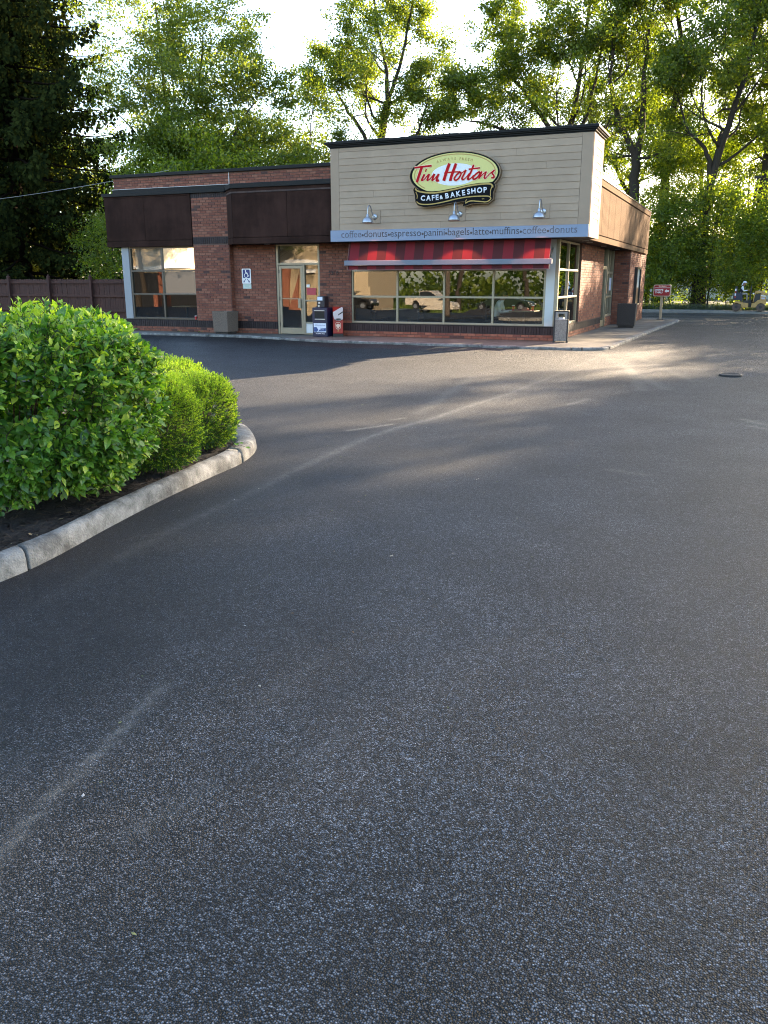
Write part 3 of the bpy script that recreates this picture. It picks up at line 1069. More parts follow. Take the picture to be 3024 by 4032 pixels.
# caps (coping)
mb = MB()
mb.prism([(-9.95, -0.275), (-9.44, -0.80), (-6.175, -0.80), (-6.175, 0.02), (-9.95, 0.02)], 4.12, 4.25)
mb.build('coping', M['coping'], cafe, bevel=0.008)
mb = MB()
mb.prism([(-14.53, -0.275), (-9.955, -0.275), (-9.955, 0.02), (-14.53, 0.02)], 4.102, 4.205)
mb.build('coping', M['coping'], cafe, bevel=0.008)
mb = MB()
mb.box(-14.33, -6.175, 0.045, 0.097, 4.21, 4.335)
mb.build('wall_flashing', M['coping'], cafe)
mb = MB()
mb.box(-14.34, -6.175, 0.038, 0.098, 4.336, 4.350)
mb.build('flashing_edge', M['flash'], cafe)
mb = MB()
mb.box(-14.40, -6.10, 0.03, 0.42, 4.682, 4.775)
mb.box(-14.40, -13.98, 0.421, 14.85, 4.682, 4.775)
mb.build('coping', M['coping'], cafe, bevel=0.01)

# tan box over the front ---------------------------------------------
X0, X1, YB, YR = -6.17, 0.83, -0.85, 0.62
mb = MB()
mb.box(X0 + 0.03, X1 - 0.03, YB + 0.03, YR - 0.03, 2.62, 4.97)
mb.build('box_core', M['soffit'], cafe)
# trims: two corner boards, frieze, side
mb = MB(); mb.box(X0, X0 + 0.25, YB - 0.012, YB + 0.02, 2.898, 4.98); mb.build('corner_board', M['tantrim'], cafe, bevel=0.004)
mb = MB(); mb.box(X1 - 0.27, X1, YB - 0.012, YB + 0.02, 2.898, 4.98); mb.build('corner_board', M['tantrim'], cafe, bevel=0.004)
mb = MB(); mb.box(X0 + 0.252, X1 - 0.272, YB - 0.010, YB + 0.02, 4.885, 4.98); mb.build('frieze_board', M['tantrim'], cafe, bevel=0.004)
mb = MB(); mb.box(X1 - 0.02, X1 + 0.012, YB + 0.022, YB + 0.42, 2.602, 4.98); mb.build('corner_board', M['tantrim'], cafe, bevel=0.004)
mb = MB(); mb.box(X1 - 0.02, X1 + 0.012, YR - 0.30, YR, 2.602, 4.98); mb.build('corner_board', M['tantrim'], cafe, bevel=0.004)
mb = MB(); mb.box(X1 - 0.02, X1 + 0.010, YB + 0.422, YR - 0.302, 4.86, 4.98); mb.build('frieze_board', M['tantrim'], cafe, bevel=0.004)
mb = MB(); mb.box(X1 - 0.02, X1 + 0.010, YB + 0.422, YR - 0.302, 2.602, 2.90); mb.build('frieze_board', M['tantrim'], cafe, bevel=0.004)
mb = MB(); mb.box(X0, X0 + 0.02, YB + 0.022, YR, 2.602, 4.98); mb.build('box_side', M['tantrim'], cafe)
mb = MB(); mb.box(X0, X1, YR - 0.02, YR + 0.01, 4.2, 4.98); mb.build('box_back', M['tantrim'], cafe)

def lap_board(name, p0, p1, z0, z1, m):
    """clapboard: its foot stands out, its head tucks under the next"""
    p0, p1 = Vector(p0), Vector(p1)
    d = (p1 - p0).normalized()
    nv = Vector((d.y, -d.x))
    def P(p, o, z): return (p.x + nv.x * o, p.y + nv.y * o, z)
    v = [P(p0, 0.016, z0), P(p1, 0.016, z0), P(p1, 0.003, z1), P(p0, 0.003, z1), P(p0, -0.012, z0), P(p1, -0.012, z0), P(p1, -0.012, z1), P(p0, -0.012, z1)]
    return MB().add(v, [(0, 1, 2, 3), (4, 7, 6, 5), (0, 4, 5, 1), (1, 5, 6, 2), (2, 6, 7, 3), (3, 7, 4, 0)]).build(name, m, cafe)
rs = random.Random(4)
joints = {0: [], 1: [-1.05], 2: [-3.6], 3: [-0.28], 4: [-4.6], 5: [-1.75], 6: [-2.25, -4.9], 7: [-3.9], 8: [-2.3], 9: [-4.0], 10: [-1.4], 11: [-3.0]}
bh = (4.883 - 2.898) / 12
for k in range(12):
    zt = 4.883 - k * bh
    us = [X0 + 0.254] + sorted(joints[k]) + [X1 - 0.274]
    for a, b in zip(us[:-1], us[1:]):
        lap_board('siding_board', (a + 0.0015, YB), (b - 0.0015, YB), zt - bh, zt - 0.002, M['tan'])
bs = (4.858 - 2.902) / 12
for k in range(12):
    zt = 4.858 - k * bs
    lap_board('siding_board', (X1 - 0.004, YB + 0.424), (X1 - 0.004, YR - 0.304), zt - bs, zt - 0.002, M['tan'])
# band with the menu words
mb = MB(); mb.box(X0 - 0.02, X1 - 0.001, YB - 0.035, YB + 0.02, 2.602, 2.896); mb.build('lettered_band', M['band'], cafe, bevel=0.003)
words = ['coffee', 'donuts', 'espresso', 'panini', 'bagels', 'latte', 'muffins', 'coffee', 'donuts']
def word_width(w):
    lo, hi = me_bounds(text_me(w, 1, 0, 0, M['bandtext']))
    return hi[0] - lo[0]
ws = [word_width(w) for w in words]
span = 6.42
gapw = 0.36
s_ = span / (sum(ws) + gapw * (len(words) - 1))
xx = -5.86
for i, (w, ww) in enumerate(zip(words, ws)):
    m_ = M['bandtext2'] if i in (0, 7, 8) else M['bandtext']
    text_on_front('lettering', w, xx, YB - 0.037, 2.705, width=ww * s_, height=None, mat_=m_, parent=cafe, extrude=0.002, offset=-0.0006)
    xx += ww * s_
    if i < len(words) - 1:
        mb = MB()
        mb.prism_xz(ellipse(xx + gapw * s_ / 2, 2.755, 0.030, 0.030, 14), YB - 0.039, YB - 0.0355)
        mb.build('bullet_mark', M['bandtext'], cafe)
    xx += gapw * s_
# black crown
mb = MB()
for (o_, a, b) in ((0.012, 4.982, 5.005), (0.045, 5.007, 5.045), (0.09, 5.047, 5.075), (0.125, 5.077, 5.125)):
    mb.box(X0 - o_, X1 + o_, YB - o_, YR + o_, a, b)
mb.build('black_crown', M['coping'], cafe, bevel=0.006)
mb = MB()
for k in range(23):
    xa = X0 - 0.13 + k * 0.315
    mb.box(xa, xa + 0.312, YB - 0.135, YB + 0.25, 5.127, 5.135 + 0.012 * ((k * 7) % 3) / 2)
mb.build('roof_shingle_edge', M['roof'], cafe)

# side fascia ----------------------------------------------------------
seams = [0.55, 1.77, 2.99, 4.21, 5.43, 6.65, 7.87, 9.09, 10.31, 11.53, 12.75]
fascia_run((0.62, 0.64), (0.62, 14.5), seams, SO, 4.02, M['fascia_side'], 0.16, gap=0.03)
mb = MB(); mb.box(0.56, 0.645, 0.64, 14.5, 4.045, 4.21); mb.build('fascia_top_board', M['fascia_side'], cafe, bevel=0.004)
mb = MB(); mb.box(0.50, 0.665, 0.64, 14.53, 4.212, 4.235); mb.build('coping', M['coping'], cafe)
mb = MB(); mb.box(0.50, 0.56, 0.64, 14.48, 2.66, 4.03); mb.box(0.50, 0.62, 14.44, 14.5, 2.61, 4.03); mb.build('fascia_backing', M['soffit'], cafe)
mb = MB(); mb.box(-14.0, 0.62, 14.505, 14.54, 2.6, 4.2); mb.build('rear_fascia', M['fascia_side'], cafe)
# vertical grooves of the plywood: narrow battens stand between the sheets
mb = MB()
y_ = 0.64
while y_ < 14.4:
    mb.box(0.618, 0.6225, y_ + 0.195, y_ + 0.203, 2.78, 4.015)
    y_ += 0.203
o = mb.build('plywood_grooves', M['fascia'], cafe)
o['kind'] = 'stuff'

# ---- windows -----------------------------------------------------------
def window(label, name, parent, frame_boxes, panes, mframe):
    w = link(name, None, parent) if False else bpy.data.objects.new(name, None)
    COL.objects.link(w)
    w.parent = parent
    w.matrix_parent_inverse = world_of(parent).inverted()
    if label: w['label'] = label
    for fb in frame_boxes:
        MB().box(*fb).build('frame_bar', mframe, w, bevel=0.003)
    for q in panes:
        MB().add(q, [(0, 1, 2, 3)]).build('pane', M['glass'], w)
    return w
# big front window
vx = [-5.973, -4.57, -3.176, -1.775, -0.371]
zz = [0.39, 1.126, 1.844, 2.56]
fb = [(x - 0.028, x + 0.028, 0.02, 0.10, 0.39, 2.56) for x in vx]
for x0_, x1_ in zip(vx[:-1], vx[1:]):
    for z_, h_ in ((0.39, 0.05), (1.10, 0.052), (1.818, 0.052), (2.51, 0.05)):
        fb.append((x0_ + 0.029, x1_ - 0.029, 0.022, 0.098, z_, z_ + h_))
panes = []
for i in range(4):
    for j in range(3):
        a, b = vx[i] + 0.028, vx[i + 1] - 0.028
        c, d = zz[j] + 0.02, zz[j + 1]
        t = 0.0035 * math.sin(i * 2.1 + j * 1.3)
        panes.append([(a, 0.060 + t, c), (b, 0.060 - t, c), (b, 0.060 - t * .5, d), (a, 0.060 + t * .7, d)])
win_front = window('wide front window with twelve panes under the striped awning', 'window', cafe, fb, panes, M['alu'])
mb = MB(); mb.box(-0.342, -0.115, 0.0, 0.115, 0.39, 2.60); mb.build('window_post', M['post'], cafe, bevel=0.004)
mb = MB(); mb.box(-0.114, -0.02, 0.006, 0.112, 0.39, 2.60); mb.build('window_post', M['alu'], cafe, bevel=0.004)
# side window
vy = [0.12, 1.52, 2.97]
fb = [(-0.13, -0.05, y - 0.028, y + 0.028, 0.39, 2.60) for y in vy]
for y0_, y1_ in zip(vy[:-1], vy[1:]):
    for z_, h_ in ((0.39, 0.05), (1.10, 0.052), (1.818, 0.052), (2.55, 0.05)):
        fb.append((-0.128, -0.052, y0_ + 0.029, y1_ - 0.029, z_, z_ + h_))
panes = []
for i in range(2):
    for j in range(3):
        a, b = vy[i] + 0.028, vy[i + 1] - 0.028
        c, d = zz[j] + 0.02, zz[j + 1] + (0.04 if j == 2 else 0)
        panes.append([(-0.09, a, c), (-0.09, b, c), (-0.09, b, d), (-0.09, a, d)])
win_side = window('side window with six tall panes and two posters', 'window', cafe, fb, panes, M['alu'])
M['poster_red'] = mat('poster_red', (0.55, 0.10, 0.05), 0.5, noise=0.3, nscale=4)
M['poster_gold'] = mat('poster_gold', (0.75, 0.42, 0.12), 0.5, noise=0.12, nscale=5)
MB().box(-0.104, -0.099, 0.90, 1.44, 1.26, 1.75).build('window_poster', M['poster_red'], win_side)
MB().box(-0.104, -0.099, 1.60, 2.30, 1.26, 1.75).build('window_poster', M['poster_gold'], win_side)
mb = MB()
for a in np.linspace(0.93, 1.38, 5):
    mb.box(-0.0985, -0.0975, a, a + 0.06, 1.62, 1.69)
mb.build('poster_print', M['white'], win_side)
# left bay window
vx2 = [-13.74, -12.52, -11.27]
zz2 = [0.41, 1.16, 1.87, 2.58]
fb = [(x - 0.03, x + 0.03, -0.08, 0.0, 0.39, 2.60) for x in vx2]
for x0_, x1_ in zip(vx2[:-1], vx2[1:]):
    for z_ in (0.39, 1.135, 1.845, 2.55):
        fb.append((x0_ + 0.031, x1_ - 0.031, -0.078, -0.002, z_, z_ + 0.05))
panes = []
for i in range(2):
    for j in range(3):
        a, b = vx2[i] + 0.03, vx2[i + 1] - 0.03
        t = 0.004 * math.sin(i * 1.7 + j)
        panes.append([(a, -0.04 + t, zz2[j] + .02), (b, -0.04 - t, zz2[j] + .02), (b, -0.04 - t, zz2[j + 1]), (a, -0.04 + t, zz2[j + 1])])
win_left = window('corner window with six panes and half lowered pale blinds', 'window', cafe, fb, panes, M['alud'])
mb = MB(); mb.box(-14.05, -13.775, -0.10, 0.10, 0.39, 2.60); mb.build('window_post', M['postg'], cafe, bevel=0.004)
M['blind'] = mat('pale_blind', (0.34, 0.37, 0.38), 0.9, spec=0.1, noise=0.35, nscale=2.5)
mb = MB(); mb.box(-13.68, -12.56, 0.10, 0.105, 1.89, 2.58); mb.build('blind', M['blind'], win_left)
mb = MB(); mb.box(-12.44, -11.25, 0.10, 0.105, 1.545, 2.58); mb.build('blind', M['blind'], win_left)
# glass on the left flank of the corner bay
fb = [(-14.06, -13.98, 0.13, 0.19, 0.39, 2.6), (-14.06, -13.98, 1.3, 1.36, 0.39, 2.6), (-14.06, -13.98, 2.5, 2.56, 0.39, 2.6)]
panes = [[(-14.02, 0.19, 0.39), (-14.02, 1.3, 0.39), (-14.02, 1.3, 2.6), (-14.02, 0.19, 2.6)], [(-14.02, 1.36, 0.39), (-14.02, 2.5, 0.39), (-14.02, 2.5, 2.6), (-14.02, 1.36, 2.6)]]

# ---- front door with transom and sidelight ------------------------------
en = bpy.data.objects.new('entrance', None); COL.objects.link(en); en.parent = cafe; en.matrix_parent_inverse = world_of(cafe).inverted()
en['label'] = 'glazed front entrance with door, sidelight and transom'
for q in [(-8.458, -8.39, 0.02, 0.12, 0.012, 2.6), (-7.075, -7.016, 0.02, 0.12, 0.012, 2.6), (-8.389, -7.076, 0.022, 0.118, 2.015, 2.07), (-7.575, -7.517, 0.022, 0.118, 0.012, 2.014),
          (-7.516, -7.076, 0.024, 0.116, 0.975, 1.02), (-7.516, -7.076, 0.024, 0.116, 0.335, 0.375), (-7.516, -7.076, 0.024, 0.116, 0.012, 0.06), (-8.389, -7.076, 0.024, 0.116, 2.555, 2.6)]:
    MB().box(*q).build('frame_bar', M['alu'], en, bevel=0.003)
MB().box(-7.516, -7.076, 0.05, 0.09, 0.061, 0.334).build('white_panel', M['white'], en)
for q in [(-8.389, -7.076, 2.071, 2.554), (-7.516, -7.076, 1.021, 2.014), (-7.516, -7.076, 0.376, 0.974)]:
    a, b, c, d = q
    MB().add([(a, 0.068, c), (b, 0.071, c), (b, 0.069, d), (a, 0.072, d)], [(0, 1, 2, 3)]).build('pane', M['glass'], en)
door = bpy.data.objects.new('door', None); COL.objects.link(door); door.parent = cafe; door.matrix_parent_inverse = world_of(cafe).inverted()
DX0, DX1 = -8.380, -7.584
mb = MB()
mb.box(DX0, DX0 + 0.075, 0.03, 0.08, 0.02, 2.0); mb.box(DX1 - 0.075, DX1, 0.03, 0.08, 0.02, 2.0)
mb.box(DX0 + 0.076, DX1 - 0.076, 0.032, 0.078, 1.915, 2.0); mb.box(DX0 + 0.076, DX1 - 0.076, 0.032, 0.078, 0.02, 0.20)
mb.build('door_frame', M['alu'], door, bevel=0.003)
MB().add([(DX0 + .076, 0.055, 0.2), (DX1 - .076, 0.053, 0.2), (DX1 - .076, 0.055, 1.915), (DX0 + .076, 0.052, 1.915)], [(0, 1, 2, 3)]).build('pane', M['glass'], door)
mb = MB()
mb.box(DX0 + 0.08, DX1 - 0.08, 0.005, 0.025, 1.035, 1.062)
mb.box(DX1 - 0.145, DX1 - 0.06, -0.03, 0.01, 0.78, 1.04)
mb.build('door_handle', M['alu'], door, bevel=0.006)
mb = MB()
for z in (0.25, 1.0, 1.78): mb.box(DX0 - 0.012, DX0 + 0.012, 0.015, 0.03, z, z + 0.1)
mb.build('hinge', M['alud'], door)
MB().box(-7.47, -7.16, 0.048, 0.052, 1.16, 1.36).build('door_notice', mat('red_notice', (0.42, 0.045, 0.06), 0.5, noise=0.2, nscale=20), en)
MB().box(-7.47, -7.36, 0.046, 0.049, 1.38, 1.46).build('door_notice', M['white'], en)
# side entry: door leaf and sidelights
se = bpy.data.objects.new('side_entrance', None); COL.objects.link(se); se.parent = cafe; se.matrix_parent_inverse = world_of(cafe).inverted()
se['label'] = 'glazed side entrance between the lit brick pier and the dark planter'
for q in [(-0.12, -0.02, 7.255, 7.34, 0.01, 2.6), (-0.12, 0.01, 8.18, 8.26, 0.01, 2.6), (-0.11, -0.02, 7.341, 8.179, 1.93, 2.03), (-0.11, -0.02, 8.261, 9.74, 1.80, 1.87), (-0.11, -0.02, 8.261, 9.74, 0.98, 1.05), (-0.11, 0.0, 8.261, 9.74, 0.335, 0.40),
          (-0.12, -0.02, 9.70, 9.78, 0.33, 2.6), (-0.10, -0.03, 9.0, 9.05, 0.401, 2.6), (-0.10, -0.03, 7.341, 7.42, 0.02, 1.929), (-0.10, -0.03, 8.10, 8.179, 0.02, 1.929), (-0.10, -0.03, 7.421, 8.09, 0.02, 0.22)]:
    MB().box(*q).build('frame_bar', M['alu'], se, bevel=0.003)
for a, b, c, d in ((7.421, 8.099, 0.22, 1.93), (7.341, 8.179, 2.03, 2.6), (8.261, 9.0, 0.4, 0.98), (8.261, 9.0, 1.05, 1.8), (8.261, 9.0, 1.87, 2.6), (9.05, 9.7, 0.4, 0.98), (9.05, 9.7, 1.05, 1.8), (9.05, 9.7, 1.87, 2.6)):
    MB().add([(-0.065, a, c), (-0.065, b, c), (-0.065, b, d), (-0.065, a, d)], [(0, 1, 2, 3)]).build('pane', M['glass'], se)
MB().box(-0.05, -0.045, 8.35, 8.7, 1.12, 1.42).build('door_notice', M['poster_red'], se)
MB().box(-0.05, -0.045, 9.1, 9.6, 1.22, 1.66).build('door_notice', mat('blue_white_notice', (0.45, 0.5, 0.65), 0.5, noise=0.4, nscale=14), se)
# house number, dark on the brick
for i, ch in enumerate('5318'):
    text_on_front('house_number', ch, -6.70 + i * 0.083, -0.020, 1.735, size=0.15, mat_=M['iron'], parent=cafe, extrude=0.008)

# ---- inside --------------------------------------------------------------
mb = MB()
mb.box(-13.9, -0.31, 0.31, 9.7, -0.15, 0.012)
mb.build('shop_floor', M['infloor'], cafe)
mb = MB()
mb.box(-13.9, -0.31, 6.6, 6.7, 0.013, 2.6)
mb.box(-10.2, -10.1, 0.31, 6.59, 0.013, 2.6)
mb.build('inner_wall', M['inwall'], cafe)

# ================================================================== shop sign
SX, SZ, SYF = -2.64, 4.10, -1.03
sign = thing('shop_sign', 'oval cream and red shop sign with a black ribbon on the tan siding', 'sign', (SX, -0.86, SZ))
M['cabinet'] = mat('bronze_sign_case', (0.20, 0.14, 0.085), 0.35, metal=0.5)
M['ink'] = mat('sign_black', (0.007, 0.0075, 0.009), 0.6, spec=0.06)
M['cream'] = mat('sign_yellow_cream', (0.66, 0.61, 0.23), 0.5, spec=0.1)
M['signwhite'] = mat('sign_white', (0.72, 0.74, 0.80), 0.35)
M['gold'] = mat('sign_gold', (0.46, 0.32, 0.11), 0.5, spec=0.1)
M['red'] = mat('sign_red', (0.46, 0.008, 0.014), 0.5, spec=0.06)
M['pink'] = mat('sign_pale_outline', (0.80, 0.56, 0.42), 0.4)
EC = (0.035, 0.075)
OUTR = [(-1.017, -0.193), (-1.059, -0.259), (-1.015, -0.387), (-0.996, -0.553), (-0.927, -0.645), (-0.773, -0.687), (-0.554, -0.686), (-0.32, -0.656), (-0.088, -0.619), (0.158, -0.597), (0.337, -0.588), (0.299, -0.69), (0.381, -0.692), (0.502, -0.652), (0.695, -0.644), (0.936, -0.656), (1.075, -0.562), (1.077, -0.403), (1.128, -0.275), (1.117, -0.203), (1.061, -0.15), (0.5, 0.0), (-0.5, -0.05)]
def sg(poly): return [(SX + x, SZ + z) for x, z in poly]
def grow_poly(poly, k):
    cx = sum(p[0] for p in poly) / len(poly); cz = sum(p[1] for p in poly) / len(poly)
    return [(p[0] + (k if p[0] > cx else -k), p[1] + (k if p[1] > cz else -k)) for p in poly]
mb = MB(); mb.prism_xz(sg(ellipse(*EC, 1.215, 0.55, 56)), SYF + 0.008, -0.855); mb.build('sign_case', M['cabinet'], sign)
mb = MB(); mb.prism_xz(sg([(x * 1.012, z * 1.015) for x, z in OUTR]), SYF + 0.007, -0.853); mb.build('sign_case', M['cabinet'], sign)
mb = MB(); mb.prism_xz(sg(ellipse(*EC, 1.195, 0.533, 56)), SYF + 0.002, SYF + 0.0075); mb.build('black_rim', M['ink'], sign)
mb = MB(); mb.prism_xz(sg(ellipse(EC[0] + .01, EC[1] + .005, 1.14, 0.495, 56)), SYF - 0.003, SYF + 0.0018); mb.build('cream_face', M['cream'], sign)
mb = MB(); ribbon(mb, ellipse(EC[0] + .01, EC[1] + .005, 1.075, 0.462, 60, -0.15, math.pi + 0.75), 0.026, SYF - 0.0045, 0.0014, 1, org=(SX, SZ)); mb.build('gold_line', M['gold'], sign)
mb = MB(); mb.prism_xz(sg(ellipse(0.055, 0.063, 0.62, 0.262, 40)), SYF - 0.0046, SYF - 0.0032); mb.build('white_oval', M['signwhite'], sign)
RIB = [(-1.008, -0.238), (-0.931, -0.301), (-0.761, -0.339), (-0.543, -0.356), (-0.326, -0.349), (0.068, -0.296), (0.392, -0.24), (0.713, -0.205), (0.967, -0.205), (1.025, -0.257), (1.024, -0.459)]
mb = MB(); mb.prism_xz(sg(OUTR[:21] + [(0.967, -0.165), (0.713, -0.165), (0.392, -0.20), (0.068, -0.256), (-0.326, -0.309), (-0.543, -0.316), (-0.761, -0.299), (-0.93, -0.25)]), SYF - 0.010, SYF - 0.0048); mb.build('black_ribbon', M['ink'], sign)
mb = MB()
GT = [(-0.999, -0.238), (-0.948, -0.288), (-0.761, -0.334), (-0.543, -0.353), (-0.326, -0.345), (0.068, -0.29), (0.392, -0.233), (0.713, -0.199), (0.967, -0.197), (1.056, -0.237), (1.065, -0.287)]
GB = [(-0.962, -0.554), (-0.876, -0.609), (-0.706, -0.629), (-0.488, -0.621), (-0.189, -0.579), (0.156, -0.516), (0.48, -0.483), (0.802, -0.48), (0.978, -0.493), (1.027, -0.546), (0.966, -0.602), (0.887, -0.621), (0.694, -0.6), (0.5, -0.586), (0.355, -0.633)]
ribbon(mb, GT, 0.036, SYF - 0.0125, 0.002, org=(SX, SZ))
ribbon(mb, GB, 0.026, SYF - 0.0124, 0.002, org=(SX, SZ))
ribbon(mb, [(-0.985, -0.321), (-0.947, -0.404), (-0.954, -0.479)], 0.018, SYF - 0.0123, 0.002, org=(SX, SZ))
ribbon(mb, [(1.048, -0.258), (1.013, -0.372), (1.017, -0.487)], 0.018, SYF - 0.0122, 0.002, org=(SX, SZ))
ribbon(mb, [(0.393, -0.546), (0.362, -0.596)], 0.015, SYF - 0.0121, 0.002, org=(SX, SZ))
mb.build('gold_edge', M['gold'], sign)
SCRIPT = [(34, [(-1.022, 0.272), (-0.787, 0.287), (-0.562, 0.299)]), (46, [(-0.834, 0.26), (-0.886, 0.127), (-0.962, -0.079)]), (50, [(-0.722, 0.199), (-0.702, 0.193)]), (40, [(-0.754, 0.099), (-0.8, 0.02), (-0.836, -0.045)]), (20, [(-0.836, -0.049), (-0.766, -0.025), (-0.642, 0.102)]), (38, [(-0.626, 0.101), (-0.682, -0.051)]), (20, [(-0.682, -0.058), (-0.607, -0.017), (-0.492, 0.098)]), (38, [(-0.487, 0.098), (-0.548, -0.061)]), (20, [(-0.548, -0.064), (-0.465, -0.008), (-0.376, 0.093)]), (38, [(-0.368, 0.09), (-0.423, -0.04), (-0.406, -0.07), (-0.352, -0.057)]),
 (48, [(-0.085, 0.321), (-0.152, 0.153), (-0.229, -0.077)]), (44, [(0.089, 0.313), (0.017, 0.131), (-0.044, -0.041), (-0.046, -0.087)]), (22, [(-0.216, 0.105), (-0.072, 0.118), (0.091, 0.121), (0.204, 0.12)]),
 (30, [(0.204, 0.12), (0.117, 0.054), (0.054, -0.037), (0.096, -0.076), (0.168, -0.035), (0.23, 0.064), (0.204, 0.12)]), (18, [(0.23, 0.075), (0.309, 0.125), (0.357, 0.156)]), (32, [(0.357, 0.152), (0.311, 0.06), (0.257, -0.039), (0.299, -0.077)]), (18, [(0.299, -0.077), (0.386, -0.001), (0.448, 0.069)]),
 (34, [(0.557, 0.262), (0.487, 0.096), (0.411, -0.045), (0.452, -0.073)]), (26, [(0.432, 0.167), (0.573, 0.178), (0.719, 0.186)]), (18, [(0.452, -0.073), (0.523, -0.021), (0.562, 0.028)]), (30, [(0.711, 0.1), (0.625, 0.047), (0.547, -0.036), (0.581, -0.074), (0.667, -0.027), (0.728, 0.056), (0.711, 0.1)]), (16, [(0.728, 0.064), (0.767, 0.098)]),
 (30, [(0.775, 0.097), (0.7, -0.064)]), (18, [(0.708, -0.058), (0.793, 0.025), (0.886, 0.092)]), (30, [(0.89, 0.092), (0.843, -0.035), (0.864, -0.071)]), (18, [(0.864, -0.071), (0.975, 0.031), (1.097, 0.123)]), (30, [(1.101, 0.118), (1.04, 0.057), (1.087, -0.009), (1.088, -0.059), (1.022, -0.056)])]
mb1, mb2 = MB(), MB()
for i, (w, pts) in enumerate(SCRIPT):
    ww = w * 0.00164 * (0.8 if w < 42 else 0.95)
    ribbon(mb1, pts, ww + 0.028, SYF - 0.008 - i * 0.00006, 0.002, org=(SX, SZ))
    ribbon(mb2, pts, ww, SYF - 0.0145 - i * 0.00006, 0.0045, org=(SX, SZ))
mb1.build('lettering_outline', M['pink'], sign)
mb2.build('lettering', M['red'], sign)

def text_along(name, body, base, size, m_, parent, y, width_k=1.0, offset=0.0, extrude=0.002, org=(0, 0)):
    """letters one by one along a baseline (x,z), each turned to follow it, spread over its whole length"""
    p = catmull(base, 16)
    cum = [0]
    for a, b in zip(p[:-1], p[1:]): cum.append(cum[-1] + math.hypot(b[0] - a[0], b[1] - a[1]))
    ws_ = []
    for ch in body:
        if ch == ' ': ws_.append(0.32); continue
        lo, hi = me_bounds(text_me(ch, 1, 0, 0, m_))
        ws_.append(hi[0] - lo[0])
    gap = (cum[-1] / size - sum(ws_) * width_k) / max(len(body) - 1, 1)
    s = 0
    for ch, w in zip(body, ws_):
        mid = s + w * width_k * size / 2
        k = max(0, min(len(cum) - 2, next((i for i in range(len(cum) - 1) if cum[i + 1] >= mid), len(cum) - 2)))
        t = (mid - cum[k]) / max(cum[k + 1] - cum[k], 1e-6)
        x = p[k][0] + (p[k + 1][0] - p[k][0]) * t
        z = p[k][1] + (p[k + 1][1] - p[k][1]) * t
        an = math.atan2(p[k + 1][1] - p[k][1], p[k + 1][0] - p[k][0])
        if ch != ' ':
            text_on_front(name, ch, org[0] + x, y, org[1] + z, size=size, mat_=m_, parent=parent, extrude=extrude, offset=offset, center=True, ang=an)
        s += (w * width_k + gap) * size
text_along('lettering', 'CAFE', [(-0.843, -0.531), (-0.6, -0.536), (-0.36, -0.526)], 0.175, M['signwhite'], sign, SYF - 0.0125, offset=0.006, org=(SX, SZ))
text_along('lettering', '&', [(-0.318, -0.517), (-0.215, -0.505)], 0.125, M['signwhite'], sign, SYF - 0.0125, offset=0.005, org=(SX, SZ))
text_along('lettering', 'BAKE', [(-0.165, -0.505), (0.1, -0.47), (0.352, -0.437)], 0.175, M['signwhite'], sign, SYF - 0.0125, offset=0.006, org=(SX, SZ))
text_along('lettering', 'SHOP', [(0.415, -0.425), (0.66, -0.400), (0.915, -0.392)], 0.175, M['signwhite'], sign, SYF - 0.0125, offset=0.006, org=(SX, SZ))
text_along('lettering', 'ALWAYS FRESH', [(-0.422, 0.352), (-0.275, 0.384), (-0.112, 0.405), (0.051, 0.407), (0.213, 0.399), (0.375, 0.379), (0.516, 0.352)], 0.085, M['gold'], sign, SYF - 0.0042, offset=0.001, org=(SX, SZ))
text_on_front('lettering', 'TM', SX + 0.79, SYF - 0.0125, SZ - 0.565, size=0.05, mat_=M['gold'], parent=sign, extrude=0.001)

# ================================================================== awning
aw = thing('striped_awning', 'red and dark red striped awning over the wide front window', 'awning', (-2.95, -0.4, 2.3))
def stripe_mat():
    m = mat('striped_fabric', (0.4, 0.02, 0.03), 0.75, spec=0.2)
    n, l = m.node_tree.nodes, m.node_tree.links
    tc = n.new('ShaderNodeTexCoord')
    sp = n.new('ShaderNodeSeparateXYZ')
    l.new(tc.outputs['Object'], sp.inputs[0])
    a = n.new('ShaderNodeMath'); a.operation = 'MULTIPLY_ADD'; a.inputs[1].default_value = 1 / 0.545; a.inputs[2].default_value = 0.49 + 20
    l.new(sp.outputs['X'], a.inputs[0])
    f = n.new('ShaderNodeMath'); f.operation = 'FRACT'
    l.new(a.outputs[0], f.inputs[0])
    g = n.new('ShaderNodeMath'); g.operation = 'GREATER_THAN'; g.inputs[1].default_value = 0.5
    l.new(f.outputs[0], g.inputs[0])
    mx = n.new('ShaderNodeMix'); mx.data_type = 'RGBA'
    mx.inputs['A'].default_value = (0.175, 0.017, 0.024, 1)
    mx.inputs['B'].default_value = (0.072, 0.017, 0.019, 1)
    l.new(g.outputs[0], mx.inputs['Factor'])
    l.new(mx.outputs['Result'], n['Principled BSDF'].inputs['Base Color'])
    return m
M['stripe'] = stripe_mat()
AX0, AX1 = -5.76, -0.14
vs_, fs_ = [], []
rows = 9
for j in range(rows):
    t = j / (rows - 1)
    y = -0.56 - 0.15 * t
    z = 2.585 - 0.50 * t - 0.012 * math.sin(math.pi * t)
    vs_ += [(AX0, y, z), (AX1, y, z), (AX0, y + .012, z - .006), (AX1, y + .012, z - .006)]
for j in range(rows - 1):
    a, b = 4 * j, 4 * j + 4
    fs_ += [(a, a + 1, b + 1, b), (a + 2, b + 2, b + 3, a + 3), (a, b, b + 2, a + 2), (a + 1, a + 3, b + 3, b + 1)]
MB().add(vs_, fs_).build('fabric', M['stripe'], aw)
MB().box(AX0, AX1, -0.705, -0.697, 1.862, 1.965).build('valance', M['stripe'], aw)
